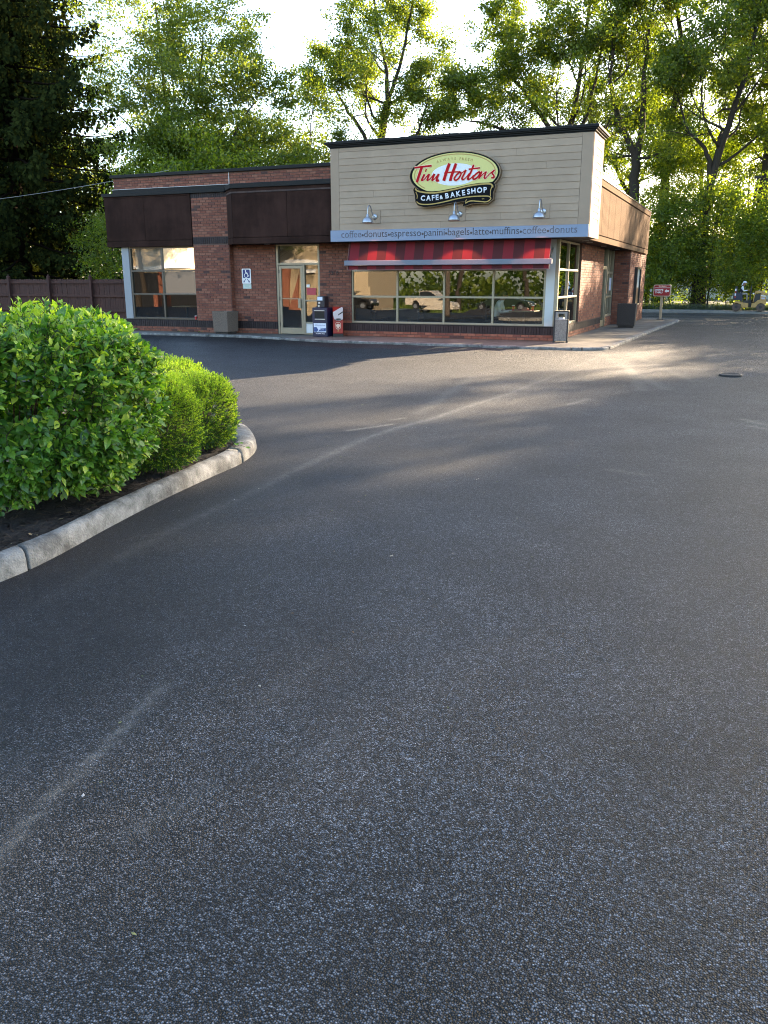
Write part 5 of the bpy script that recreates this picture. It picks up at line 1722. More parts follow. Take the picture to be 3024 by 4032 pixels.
rxz([(620, 1165), (620, 1060), (850, 1060), (850, 1165)], -0.3, 0.3, 'foot_deck', M['black'])
rxz([(840, 1130), (860, 640), (880, 440), (920, 440), (915, 650), (930, 1130)], -0.08, 0.08, 'steering_column', M['black'])
mb = MB()
cs = [(RX(850) + 0.13 * math.cos(a) * 0.35, 0.17 * math.sin(a), RZ(690) + 0.13 * math.cos(a) * .6) for a in np.linspace(0, 2 * math.pi, 20)]
mb.tube(cs, 0.012, 6); mb.build('steering_wheel', M['black'], rl, local=True)
for k, y in enumerate((570, 670, 765, 865)):
    rxz([(260, y), (315, y), (315, y + 92), (260, y + 92)], -0.375, -0.345, 'marker_stripe', M['white'] if k % 2 == 0 else M['boxred'], 0)
rxz([(1300, 830), (1490, 850), (1490, 890), (1300, 870)], -0.345, -0.342, 'machine_decal', M['white'], 0)
rxz([(1330, 925), (1470, 930), (1470, 1000), (1330, 990)], -0.345, -0.342, 'machine_decal', mat('decal_grey', (0.45, 0.42, 0.48), 0.5), 0)
mb = MB(); mb.lathe([(0.03, -0.39), (0.045, -0.37), (0.045, -0.34)], (RX(1000), 0, RZ(770)), 'Y', 12); mb.build('lamp', M['white'], rl, local=True)
seated_person('worker in white cap and dark vest driving the small yellow roller', (4.7 + RX(470), 25.05, 0.05 + RZ(1090) - 0.05), 0, 0.80, [M['darkcloth'], M['khaki'], M['skin'], M['black'], M['whitecloth']], hat=M['whitecloth'], sleeve=1, reach=0.03)

# ---- inside the window: tables, chairs, a guest in white
M['wood'] = mat('chair_wood', (0.09, 0.05, 0.03), 0.5)
M['tabletop'] = mat('table_top', (0.33, 0.25, 0.16), 0.4, noise=0.15, nscale=5)
def chair(label, x, y, rz):
    t = thing('cafe_chair', label, 'chair', (x, y, 0.012), rz, 'chairs behind the windows')
    MB().box(-0.20, 0.20, -0.20, 0.20, 0.44, 0.475).build('seat', M['wood'], t, local=True, bevel=0.008)
    for a, b, h in ((-0.185, -0.185, 0.92), (-0.185, 0.185, 0.92), (0.185, -0.185, 0.439), (0.185, 0.185, 0.439)):
        MB().box(a - 0.014, a + 0.014, b - 0.014, b + 0.014, 0, h).build('leg', M['iron'], t, local=True)
    for z in (0.60, 0.72, 0.84):
        MB().box(-0.192, -0.178, -0.170, 0.170, z, z + 0.055).build('slat', M['iron'], t, local=True)
    return t
def table(label, x, y):
    t = thing('cafe_table', label, 'table', (x, y, 0.012), 0, 'tables behind the windows')
    MB().box(-0.36, 0.36, -0.33, 0.33, 0.72, 0.75).build('table_top', M['tabletop'], t, local=True, bevel=0.006)
    mb = MB(); mb.lathe([(0.035, 0.03), (0.035, 0.719)], (0, 0, 0), 'Z', 10); mb.build('pedestal', M['iron'], t, local=True)
    MB().box(-0.25, 0.25, -0.25, 0.25, 0.0, 0.029).build('foot', M['iron'], t, local=True)
    return t
table('table with red cups and a tray behind the rightmost front pane', -1.12, 0.95)
chair('chair with a white coat hung on it, right of the window table', -0.58, 0.95, math.pi)
chair('chair carrying the seated guest in white behind the window', -1.98, 0.95, 0)
table('bare table behind the leftmost pane of the wide window', -5.1, 1.3)
chair('empty chair at the bare table in the leftmost pane', -4.5, 1.3, math.pi)
chair('empty chair close behind the brick wall left in the wide window', -5.68, 1.3, 0)
table('table in the dark corner window', -12.6, 1.2)
chair('empty chair in the dark corner window', -11.95, 1.2, math.pi)
seated_person('guest in a white top sitting at the table behind the front window', (-1.98, 0.95, 0.012), 0, 1.0, [M['whitecloth'], M['darkcloth'], M['skin'], M['black']], hairm=mat('dark_hair', (0.02, 0.014, 0.01), 0.6), lean=0.10, reach=0.12)
tr = thing('food_tray', 'tray with food wrapping on the table in the rightmost pane', 'tray', (-1.12, 0.95, 0.764))
mb = MB(); mb.box(-0.2, 0.2, -0.15, 0.15, 0.0, 0.012); mb.build('tray', M['boxred'], tr, local=True)
mb = MB(); mb.lathe([(0.10, 0.013), (0.12, 0.05), (0.07, 0.085), (0.01, 0.09)], (0.02, 0.0, 0), 'Z', 10); mb.build('wrapping', mat('food_wrap', (0.45, 0.25, 0.18), 0.7), tr, local=True)
for i, (x, y, lb) in enumerate([(-1.40, 0.80, 'red paper cup at the guest side of the window table'), (-0.86, 0.85, 'red paper cup at the coat side of the window table')]):
    c = thing('paper_cup', lb, 'cup', (x, y, 0.763))
    mb = MB(); mb.lathe([(0.028, 0.0), (0.040, 0.13), (0.037, 0.13)], (0, 0, 0), 'Z', 14); mb.build('cup_body', bpy.data.materials['cup_red'], c, local=True)
    mb = MB(); mb.lathe([(0.042, 0.13), (0.042, 0.142), (0.03, 0.15)], (0, 0, 0), 'Z', 14); mb.build('cup_lid', M['white'], c, local=True)
# coat draped over the chair back
vs_, fs_ = [], []
ny_, nz_ = 9, 14
for i in range(nz_):
    for j in range(ny_):
        v = j / (ny_ - 1) * 2 - 1
        u = i / (nz_ - 1) * 2 - 1
        z = 0.965 - 0.55 * abs(u) ** 1.1
        x = -0.58 + 0.185 + 0.05 * np.sign(u) * min(1, abs(u) * 6) + 0.05 * u * abs(u) + 0.012 * math.sin(v * 9 + u * 3)
        vs_.append((x, 0.95 + v * (0.20 + 0.07 * abs(u)), z + 0.01 * math.cos(v * 7)))
for i in range(nz_ - 1):
    for j in range(ny_ - 1):
        a = i * ny_ + j
        fs_.append((a, a + 1, a + ny_ + 1, a + ny_))
o = MB().add(vs_, fs_).build('coat', M['whitecloth'], smooth=True)
md = o.modifiers.new('thick', 'SOLIDIFY'); md.thickness = 0.012
tag(o, 'white coat draped over the chair behind the rightmost front pane', 'coat')

# ================================================================== across the lot, seen in the window glass
def vehicle(label, x, y, rz, body, kind):
    t = thing('parked_car', label, 'car', (x, y, float(gz(y))), rz, 'cars parked across the lot')
    if kind == 'pickup':
        prof = [(-2.6, 0.45), (-2.6, 1.05), (-0.75, 1.08), (-0.70, 1.12), (0.75, 1.12), (0.95, 1.08), (2.35, 0.98), (2.55, 0.75), (2.55, 0.42)]
        cab = [(-0.72, 1.10), (-0.62, 1.72), (0.25, 1.74), (0.95, 1.10)]
    else:
        prof = [(-2.2, 0.40), (-2.2, 0.95), (-1.9, 1.02), (1.0, 1.0), (2.1, 0.86), (2.25, 0.62), (2.25, 0.38)]
        cab = [(-1.95, 1.0), (-1.5, 1.52), (0.1, 1.55), (1.0, 1.0)] if kind == 'suv' else [(-1.4, 0.98), (-0.9, 1.40), (0.2, 1.42), (1.05, 0.98)]
    def cutw(p):
        q = []
        lo = min(z for _, z in p)
        for wx in (1.45, -1.45):
            q.append([(wx + 0.40 * math.cos(a), lo + 0.0 + 0.40 * math.sin(a)) for a in np.linspace(0, math.pi, 9)])
        return p + q[0] + q[1]
    full = cutw(prof)
    bmx = MB(); bmx.prism_xz(full[::-1], -0.88, 0.88)
    bo = bmx.build('body', body, t, local=True, bevel=0.05)
    c2 = cab[::-1]
    mb = MB(); mb.hexa([(a, -0.80, b) for a, b in cab], [(a, 0.80, b) for a, b in cab]); mb.build('cabin', body, t, local=True, bevel=0.05)
    mb = MB()
    for s in (-1, 1):
        q = [(a * 0.9 + 0.02, b - 0.06 if b > 1.3 else b + 0.06) for a, b in cab]
        mb.hexa([(a, s * 0.803, b) for a, b in q], [(a, s * 0.812, b) for a, b in q])
    mb.build('window', mat('car_glass', (0.02, 0.025, 0.03), 0.05) if 'car_glass' not in bpy.data.materials else bpy.data.materials['car_glass'], t, local=True)
    for wx in (-1.45, 1.45):
        for s in (-1, 1):
            mb = MB(); mb.lathe([(0.2, -0.11), (0.33, -0.10), (0.34, 0.0), (0.33, 0.10), (0.2, 0.11)], (wx, s * 0.78, 0.34), 'Y', 20)
            w = mb.build('wheel', M['black'], t, local=True)
            mb = MB(); mb.lathe([(0.19, -0.115), (0.19, 0.115)], (wx, s * 0.78, 0.34), 'Y', 12); mb.build('rim', M['steel'], w, local=True)
    mb = MB(); mb.box(prof[-1][0] - 0.02, prof[-1][0] + 0.03, -0.75, -0.45, 0.62, 0.75); mb.build('headlight', M['white'], t, local=True)
    mb = MB(); mb.box(prof[-1][0] - 0.02, prof[-1][0] + 0.03, 0.45, 0.75, 0.62, 0.75); mb.build('headlight', M['white'], t, local=True)
    return t
vehicle('pale champagne pickup truck parked across the lot behind the camera', -20.5, -47.5, R(4), mat('champagne_paint', (0.50, 0.45, 0.37), 0.3), 'pickup')
vehicle('black low car parked across the lot behind the camera, near the tan store', -27.2, -45.5, R(-2), mat('black_paint', (0.012, 0.012, 0.014), 0.15), 'car')
vehicle('dark green car with bright wheels parked across the lot behind the camera', -14.2, -48.5, R(2), mat('green_paint', (0.02, 0.035, 0.025), 0.2), 'car')
vehicle('dark estate car parked across the lot, farthest from the tan store', -4.0, -55.0, R(8), mat('grey_paint', (0.03, 0.03, 0.035), 0.2), 'suv')
st = thing('tan_store', 'tan and brick store across the lot with white cornice', 'building', (-46, -55, -1))
zb = float(gz(-48))
M['store_tan'] = mat('store_tan', (0.36, 0.29, 0.19), 0.8, noise=0.06, nscale=2)
MB().box(-72, -27, -54, -48, zb - 0.3, 6.6).build('wall', M['store_tan'], st)
mb = MB()
for x in range(-70, -27, 5): mb.box(x, x + 1.0, -48.0 + 0.001, -47.75, zb - 0.2, 2.6)
mb.build('brick_pier', M['bricks'], st)
MB().box(-72, -36, -48.0 + .001, -47.9, zb - 0.2, 2.3).build('dark_reflection_panel', M['black'], st)  # black sheet added to darken what the corner window reflects
mb = MB(); mb.box(-72.2, -26.8, -48, -47.6, 2.62, 2.95); mb.box(-72.2, -26.8, -48, -47.7, 6.4, 6.7); mb.build('cornice', M['white'], st)
MB().prism_xz([(-52, 6.7), (-38, 6.7), (-45, 10.2)][::1], -49, -47.9).build('gable', M['store_tan'], st)
MB().box(-72.3, -26.7, -54.3, -47.5, 6.71, 6.9).build('roof', M['roof'], st)
up = thing('utility_pole', 'weathered wooden utility pole standing in the planting island', 'utility pole', (-8.2, -15.2, -0.1))
mb = MB(); mb.tube([(-8.2, -15.2, -0.2), (-8.2, -15.2, 9.5)], [0.17, 0.12], 12); mb.build('pole', mat('pole_wood', (0.09, 0.07, 0.055), 0.9, noise=0.4, nscale=8, stretch=(4, 4, 0.4)), up)
MB().box(-9.2, -7.2, -15.4, -15.3, 8.8, 8.92).build('crossarm', M['fence'], up)
# white house beyond the wood
wh = thing('white_house', 'white sided house half hidden behind the trees past the roller', 'house', (3, 58, 0))
MB().box(-6, 14, 56, 66, -0.4, 2.9).build('wall', mat('white_siding', (0.62, 0.66, 0.64), 0.7), wh)
mb = MB(); mb.prism_yz([(55.4, 2.9), (66.6, 2.9), (61, 5.2)], -6.5, 14.5); mb.build('roof', M['roof'], wh)
mb = MB()
for x in (-3.5, 0.5, 4.5, 8.5): mb.box(x, x + 1.1, 55.96, 55.999, 0.9, 2.1)
mb.build('window', M['black'], wh)

# ================================================================== vegetation
M['bark'] = mat('bark', (0.034, 0.026, 0.019), 0.95, noise=0.45, nscale=7, stretch=(3, 3, 0.6), bump=0.9, bscale=14)
M['bark2'] = mat('grey_bark', (0.05, 0.041, 0.032), 0.95, noise=0.4, nscale=7, stretch=(3, 3, 0.6), bump=0.9, bscale=14)
M['leaf_oak'] = leaf_mat('oak_leaves', (0.038, 0.072, 0.012), (0.140, 0.180, 0.024), (2.3, 2.15, 0.55), 0.55, gloss=0.02)
M['leaf_maple'] = leaf_mat('maple_leaves', (0.054, 0.092, 0.018), (0.165, 0.205, 0.032), (2.15, 2.05, 0.6), 0.55, gloss=0.02)
M['leaf_under'] = leaf_mat('understory_leaves', (0.048, 0.092, 0.014), (0.175, 0.222, 0.026), (2.35, 2.2, 0.5), 0.58, gloss=0.02)
M['needle'] = leaf_mat('spruce_needles', (0.007, 0.013, 0.006), (0.034, 0.044, 0.012), (1.5, 1.3, 0.5), 0.18, gloss=0.0)
M['leaf_shrub'] = leaf_mat('shrub_leaves', (0.034, 0.110, 0.014), (0.150, 0.290, 0.030), (1.7, 1.8, 0.6), 0.38, 0.4, 0.035)
M['leaf_tip'] = leaf_mat('young_shrub_leaves', (0.22, 0.36, 0.035), (0.44, 0.54, 0.060), (1.4, 1.5, 0.6), 0.40, 0.4, 0.03)
M['yew_old'] = leaf_mat('yew_needles', (0.018, 0.060, 0.010), (0.085, 0.185, 0.022), (1.6, 1.7, 0.6), 0.30, 0.4, 0.03)
M['yew_new'] = leaf_mat('yew_new_needles', (0.20, 0.34, 0.030), (0.46, 0.56, 0.060), (1.4, 1.5, 0.6), 0.40, 0.4, 0.02)
M['twig'] = mat('twig', (0.05, 0.033, 0.022), 0.9)
M['grass'] = leaf_mat('grass_blades', (0.030, 0.055, 0.012), (0.075, 0.110, 0.024), (1.7, 1.6, 0.7), 0.45)

def unit(v):
    return v / (np.linalg.norm(v) + 1e-12)

def tubes_mesh(branches, nside):
    """branches: list of (pts (N,3), radii (N,)) -> verts, quads"""
    V, F = [], []
    base = 0
    for pts, rad in branches:
        n = nside if rad[0] > 0.05 else (4 if rad[0] > 0.015 else 3)
        t = np.gradient(pts, axis=0)
        t /= np.linalg.norm(t, axis=1, keepdims=True) + 1e-9
        ref = np.array([0.31, 0.87, 0.37]) if abs(t[0][2]) > 0.9 else np.array([0, 0, 1.0])
        a = np.cross(t, ref); a /= np.linalg.norm(a, axis=1, keepdims=True) + 1e-9
        b = np.cross(t, a)
        w = np.arange(n) * 2 * math.pi / n
        ring = pts[:, None, :] + rad[:, None, None] * (a[:, None, :] * np.cos(w)[None, :, None] + b[:, None, :] * np.sin(w)[None, :, None])
        m = len(pts)
        V.append(ring.reshape(-1, 3))
        i = np.arange(m - 1)[:, None] * n
        k = np.arange(n)[None, :]
        k2 = (k + 1) % n
        F.append((base + np.stack([i + k, i + k2, i + n + k2, i + n + k], -1)).reshape(-1, 4))
        base += m * n
    return np.concatenate(V), np.concatenate(F)

def grow(rng, p, d, L, r, lvl, P, out, tips):
    n = P['seg'][lvl]
    pts, rad, dirs = [p], [r], [d]
    for i in range(n):
        d = unit(d + rng.normal(0, P['wob'], 3) + np.array([0, 0, P['trop'][lvl]]))
        p = p + d * (L / n)
        pts.append(p); rad.append(r * (1 - 0.72 * (i + 1) / n)); dirs.append(d)
    pts = np.array(pts); rad = np.array(rad)
    out.append((pts, rad))
    last = lvl == len(P['kids'])
    if last:
        for t in P['tipat']:
            k = min(int(t * n), n - 1)
            f = t * n - k
            tips.append(pts[k] * (1 - f) + pts[k + 1] * f)
        return
    for j in range(P['kids'][lvl]):
        t = rng.uniform(0.28, 1.0) if j else 1.0
        k = min(int(t * n), n - 1)
        f = t * n - k
        q = pts[k] * (1 - f) + pts[k + 1] * f
        rr = rad[k] * (1 - f) + rad[k + 1] * f
        ax = unit(np.cross(dirs[k], rng.normal(0, 1, 3)))
        an = rng.uniform(*P['angle']) if j else rng.uniform(0.05, 0.35)
        nd = unit(dirs[k] * math.cos(an) + ax * math.sin(an))
        nd = unit(nd * np.array([1, 1, P.get('flat', 1.0)]))
        grow(rng, q, nd, L * P['ratio'] * rng.uniform(0.7, 1.2), max(rr * 0.7, 0.006), lvl + 1, P, out, tips)

def leaf_quads(rng, centers, per, sig, size, droop=0.0, aspect=0.62, upbias=0.6):
    K = len(centers)
    n = K * per
    c = np.repeat(centers, per, 0) + rng.normal(0, 1, (n, 3)) * np.array(sig)
    c[:, 2] -= np.abs(rng.normal(0, 1, n)) * droop
    nrm = rng.normal(0, 1, (n, 3)); nrm[:, 2] += upbias
    nrm /= np.linalg.norm(nrm, axis=1, keepdims=True)
    a = np.cross(nrm, rng.normal(0, 1, (n, 3))); a /= np.linalg.norm(a, axis=1, keepdims=True) + 1e-9
    b = np.cross(nrm, a)
    s = size * rng.uniform(0.6, 1.25, (n, 1))
    V = np.stack([c - a * s, c - b * s * aspect + nrm * s * .12, c + a * s, c + b * s * aspect + nrm * s * .12], 1).reshape(-1, 3)
    return V, np.arange(4 * n).reshape(-1, 4)

def limb_dirs(rng, pts, rads, t0, n, elev, length, P, out, tips, az0=None, azs=None):
    m = len(pts)
    for i in range(n):
        t = t0 + (1 - t0) * ((i + rng.uniform(0, 0.9)) / n)
        k = min(int(t * (m - 1)), m - 2)
        f = t * (m - 1) - k
        q = pts[k] * (1 - f) + pts[k + 1] * f
        r = rads[k] * (1 - f) + rads[k + 1] * f
        az = (az0 if az0 is not None else 0) + (rng.normal(0, azs) if azs else 2.4 * i + rng.uniform(-.5, .5))
        el = elev[0] + (elev[1] - elev[0]) * t + rng.normal(0, 0.12)
        d = np.array([math.cos(az) * math.cos(el), math.sin(az) * math.cos(el), math.sin(el)])
        tt = (t - t0) / max(1 - t0, 1e-6)
        L = np.interp(tt, np.linspace(0, 1, len(length)), length) * rng.uniform(0.75, 1.15)
        grow(rng, q, d, L, max(r * 0.42, 0.02), 0, P, out, tips)

def path_pts(path, n=14):
    p = np.array(catmull(path, max(2, n // max(len(path) - 1, 1))))
    return p

def make_tree(seed, trunks, P, leaf):
    """trunks: list of dict(path, r0, r1, t0, n, elev, length [, az0, azs]); returns (wood mesh, crown mesh)"""
    rng = np.random.default_rng(seed)
    out, tips = [], []
    for T in trunks:
        pts = path_pts(T['path'])
        rads = np.linspace(T['r0'], T['r1'], len(pts))
        if T.get('flare'):
            rads = rads * (1 + 0.45 * np.exp(-np.arange(len(pts)) * 1.3))
        pts = pts + rng.normal(0, 0.04, pts.shape) * (np.arange(len(pts)) > 0)[:, None]
        out.append((pts, rads))
        limb_dirs(rng, pts, rads, T['t0'], T['n'], T['elev'], T['length'], P, out, tips, T.get('az0'), T.get('azs'))
    tips = np.array(tips)
    V, F = tubes_mesh(out, 9)
    LV, LF = leaf_quads(rng, tips, leaf['per'], leaf['sig'], leaf['size'], leaf.get('droop', 0), leaf.get('aspect', 0.62), leaf.get('up', 0.6))
    print('TREE', seed, len(out), 'branches', len(LF), 'leaves')
    wood = mesh_np('trunk', V, F, leaf.get('bark', M['bark']), smooth=True)
    crown = mesh_np('crown', LV, LF, leaf['mat'])
    return wood, crown

def plant(name, label, cat, meshes, loc, rz=0.0, s=1.0, group=None):
    t = thing(name, label, cat, loc, rz, group)
    t.scale = (s, s, s)
    for nm, me_ in zip(('trunk', 'crown'), meshes):
        o = bpy.data.objects.new(nm, me_); COL.objects.link(o); o.parent = t
    return t

P_OAK = dict(seg=[6, 5, 4, 3], wob=0.20, trop=[0.05, 0.06, 0.05, 0.03], kids=[4, 3, 3], angle=(0.45, 1.0), ratio=0.60, tipat=(0.35, 0.75, 1.0))
P_MAPLE = dict(seg=[6, 5, 4, 3], wob=0.14, trop=[0.05, 0.02, 0.0, 0.02], kids=[5, 3, 3], angle=(0.4, 0.9), ratio=0.58, tipat=(0.4, 1.0), flat=0.6)
P_SPARSE = dict(seg=[6, 4, 3], wob=0.16, trop=[0.10, 0.08, 0.05], kids=[6, 4], angle=(0.35, 0.8), ratio=0.52, tipat=(0.4, 0.8, 1.0))
P_SAP = dict(seg=[5, 4, 3], wob=0.18, trop=[0.08, 0.03, 0.0], kids=[5, 3], angle=(0.4, 0.9), ratio=0.6, tipat=(0.3, 0.7, 1.0))
LOAK = dict(per=15, sig=(0.25, 0.25, 0.18), size=0.084, mat=M['leaf_oak'])
LMAP = dict(per=18, sig=(0.30, 0.30, 0.14), size=0.080, mat=M['leaf_maple'], droop=0.05, bark=M['bark2'])
LUND = dict(per=13, sig=(0.26, 0.26, 0.20), size=0.068, mat=M['leaf_under'])

# --- left of centre: broad maple with rising limbs
mp = make_tree(21, [
    dict(path=[(0, 0, -0.5), (0.2, 0, 3), (0.0, 0, 6.0), (-0.6, 0.3, 10), (-0.9, 0.2, 16.5)], r0=0.34, r1=0.05, t0=0.30, n=18, elev=(0.10, 1.0), length=[4.6, 5.2, 4.4, 2.6], flare=True),
    dict(path=[(0.05, 0, 5.4), (1.2, -0.5, 8.0), (2.2, -0.8, 11.0), (3.0, -1.0, 14.6)], r0=0.16, r1=0.03, t0=0.25, n=13, elev=(0.2, 0.9), length=[3.4, 3.2, 2.2]),
    dict(path=[(0.1, 0, 4.6), (2.0, -0.8, 6.6), (4.2, -1.2, 8.6), (6.2, -1.4, 10.6)], r0=0.15, r1=0.03, t0=0.25, n=13, elev=(0.2, 0.8), length=[3.0, 3.0, 2.0]),
    dict(path=[(0.1, 0, 3.8), (2.2, 0.6, 4.8), (4.6, 0.8, 5.8), (6.8, 0.6, 6.6)], r0=0.13, r1=0.03, t0=0.2, n=9, elev=(0.1, 0.6), length=[2.8, 2.6, 1.6]),
], P_MAPLE, LMAP)
plant('maple_tree', 'broad pale green maple with rising limbs behind the low brick parapet', 'tree', mp, (-26.6, 20.5, 0))
# --- centre: tall open crowned tree behind the parapet
ct = make_tree(33, [
    dict(path=[(0, 0, -0.5), (0.1, 0, 4), (-0.2, 0, 8.0), (0.1, 0, 11), (0.5, 0, 12.4)], r0=0.40, r1=0.20, t0=0.60, n=5, elev=(0.15, 0.5), length=[3.2, 2.6], flare=True),
    dict(path=[(0.45, 0, 12.3), (0.2, 0.2, 14.6), (-0.5, 0.3, 17.2), (-0.6, 0.2, 20.5)], r0=0.15, r1=0.03, t0=0.10, n=10, elev=(0.4, 1.1), length=[2.6, 2.4, 1.6]),
    dict(path=[(0.45, 0, 12.3), (1.3, -0.2, 14.2), (2.0, -0.3, 16.6), (2.6, -0.3, 19.6)], r0=0.14, r1=0.03, t0=0.15, n=9, elev=(0.4, 1.1), length=[2.2, 2.0, 1.4]),
    dict(path=[(-0.1, 0, 8.2), (-1.4, -0.3, 11.0), (-2.6, -0.5, 12.6), (-3.6, -0.5, 14.4)], r0=0.16, r1=0.03, t0=0.40, n=7, elev=(0.2, 0.9), length=[2.0, 1.8, 1.2]),
    dict(path=[(0.1, 0, 7.6), (1.8, -0.3, 9.4), (2.9, -0.4, 10.8), (3.4, -0.4, 13.0)], r0=0.14, r1=0.03, t0=0.40, n=7, elev=(0.2, 0.9), length=[1.9, 1.8, 1.2]),
], P_OAK, dict(LOAK, per=13, mat=M['leaf_maple']))
plant('tall_tree', 'tall open crowned tree rising behind the middle of the roof', 'tree', ct, (-17.8, 30.0, 0))
# --- thin young tree between them
th = make_tree(45, [dict(path=[(0, 0, -0.5), (0.3, 0, 4), (0.1, 0, 7), (0.5, 0, 11.8)], r0=0.14, r1=0.02, t0=0.42, n=14, elev=(0.5, 1.2), length=[3.2, 2.8, 1.5], flare=True),
                    dict(path=[(0.2, 0, 4.0), (-0.9, 0, 6.2), (-1.6, 0, 9.0)], r0=0.07, r1=0.015, t0=0.3, n=8, elev=(0.5, 1.1), length=[2.2, 1.2])], P_SPARSE, dict(LMAP, per=10))
plant('thin_tree', 'thin sparse young tree between the maple and the tall tree', 'tree', th, (-21.0, 26.0, 0))
plant('thin_tree', 'thin sparse tree standing just left of the tan box roof', 'tree', th, (-18.4, 25.0, 0), 2.2, 0.74)
# --- right of centre: oak spreading left over the sign box
ok = make_tree(57, [
    dict(path=[(0, 0, -0.5), (0.1, 0, 4), (-0.2, 0, 8.5), (0.5, 0, 13), (0.9, 0, 20)], r0=0.42, r1=0.05, t0=0.42, n=14, elev=(0.2, 1.1), length=[4.6, 4.6, 3.8, 2.0], flare=True),
    dict(path=[(-0.1, 0, 7.6), (-2.2, -0.5, 9.6), (-4.4, -0.8, 10.8), (-6.6, -0.9, 11.4)], r0=0.20, r1=0.03, t0=0.28, n=10, elev=(0.3, 0.9), length=[3.0, 2.8, 1.6]),
    dict(path=[(-0.1, 0, 9.0), (-2.0, -0.3, 11.8), (-3.6, -0.5, 13.8), (-4.4, -0.5, 16.4)], r0=0.18, r1=0.03, t0=0.28, n=9, elev=(0.3, 1.0), length=[2.6, 2.4, 1.5]),
    dict(path=[(0.1, 0, 8.6), (1.3, -0.3, 11.8), (1.9, -0.4, 16.0)], r0=0.16, r1=0.03, t0=0.4, n=6, elev=(0.3, 1.0), length=[2.2, 1.6]),
], P_OAK, dict(LOAK, per=16))
plant('oak_tree', 'dark green oak spreading left above the tan sign box', 'tree', ok, (-6.6, 33.0, 0))
# --- forked tree at the right corner of the box
fk = make_tree(61, [
    dict(path=[(0, 0, -0.5), (0.0, 0, 3.5), (-0.25, 0, 6.8), (-0.3, 0, 8.6)], r0=0.36, r1=0.24, t0=0.9, n=2, elev=(0.3, 0.5), length=[2.0], flare=True),
    dict(path=[(-0.3, 0, 8.4), (-1.2, -0.1, 10.2), (-2.0, -0.2, 12.6), (-1.9, -0.2, 16.5), (-2.6, -0.2, 19)], r0=0.21, r1=0.04, t0=0.42, n=9, elev=(0.3, 1.0), length=[2.8, 2.4, 1.6]),
    dict(path=[(-0.25, 0, 8.5), (-0.1, 0, 11.5), (-0.2, 0, 14.5), (0.2, 0, 18.5)], r0=0.20, r1=0.04, t0=0.35, n=9, elev=(0.3, 1.0), length=[2.6, 2.4, 1.5]),
], P_OAK, dict(LOAK, per=14))
plant('forked_tree', 'forked dark trunk tree just right of the tan box corner', 'tree', fk, (-1.9, 31.0, 0))
# --- tall straight trunk
sa = make_tree(72, [
    dict(path=[(0, 0, -0.5), (-0.2, 0, 6), (-0.25, 0, 9.5), (0.2, 0, 13.5), (-0.5, 0, 17.2), (-1.2, 0, 20.5)], r0=0.32, r1=0.06, t0=0.52, n=13, elev=(0.1, 0.9), length=[3.4, 3.4, 2.8, 1.6], flare=True),
    dict(path=[(-0.45, 0, 16.8), (-0.1, 0, 18.6), (0.1, 0, 21.5)], r0=0.12, r1=0.03, t0=0.2, n=5, elev=(0.4, 1.0), length=[2.0, 1.2])], P_OAK, dict(LOAK, per=14))
plant('straight_tree', 'tall straight bare trunk with a small high crown', 'tree', sa, (-0.55, 34.0, 0))
# --- curving trunk at the far right
cv = make_tree(83, [
    dict(path=[(0, 0, -0.5), (-0.1, 0, 4.0), (0.0, 0, 6.6), (0.45, 0, 8.6), (0.9, 0, 10.6), (1.5, 0, 13.6), (1.6, 0, 19.0)], r0=0.34, r1=0.05, t0=0.40, n=15, elev=(0.05, 1.0), length=[4.0, 4.2, 3.6, 1.8], flare=True),
    dict(path=[(0.0, 0, 6.7), (-0.2, -0.2, 8.2), (-1.4, -0.3, 9.6), (-2.4, -0.3, 12.0)], r0=0.15, r1=0.03, t0=0.4, n=6, elev=(0.3, 0.9), length=[2.6, 1.8])], P_OAK, dict(LOAK, per=14))
plant('curved_tree', 'dark tree with a trunk curving right above the drive thru sign', 'tree', cv, (2.0, 29.5, 0))
plant('edge_tree', 'open crowned tree filling the upper right edge above the roller', 'tree', ct, (6.6, 34.0, 0), 2.6, 1.02)
plant('edge_tree', 'dark leaning trunk tree right behind the roller', 'tree', fk, (4.7, 32.5, 0), 1.9, 0.98)
# --- second row in the wood
second = [(-4.2, 45, 0.5, 0.85, ok), (1.0, 47, 4.0, 0.85, cv), (-10.5, 49, 2.0, 0.7, cv), (8.4, 55, 1.2, 0.7, fk), (-14.5, 52, 3.3, 0.6, ok)]
lab2 = ['tree in the second row behind the forked trunk', 'tree in the second row behind the curving trunk', 'tree deep in the wood behind the oak', 'tree deep in the wood behind the light pole', 'low far tree showing just above the tan box']
for (x, y, a, s, m_), lb in zip(second, lab2):
    plant('wood_tree', lb, 'tree', m_, (x, y, 0), a, s, 'trees of the wood behind the cafe')

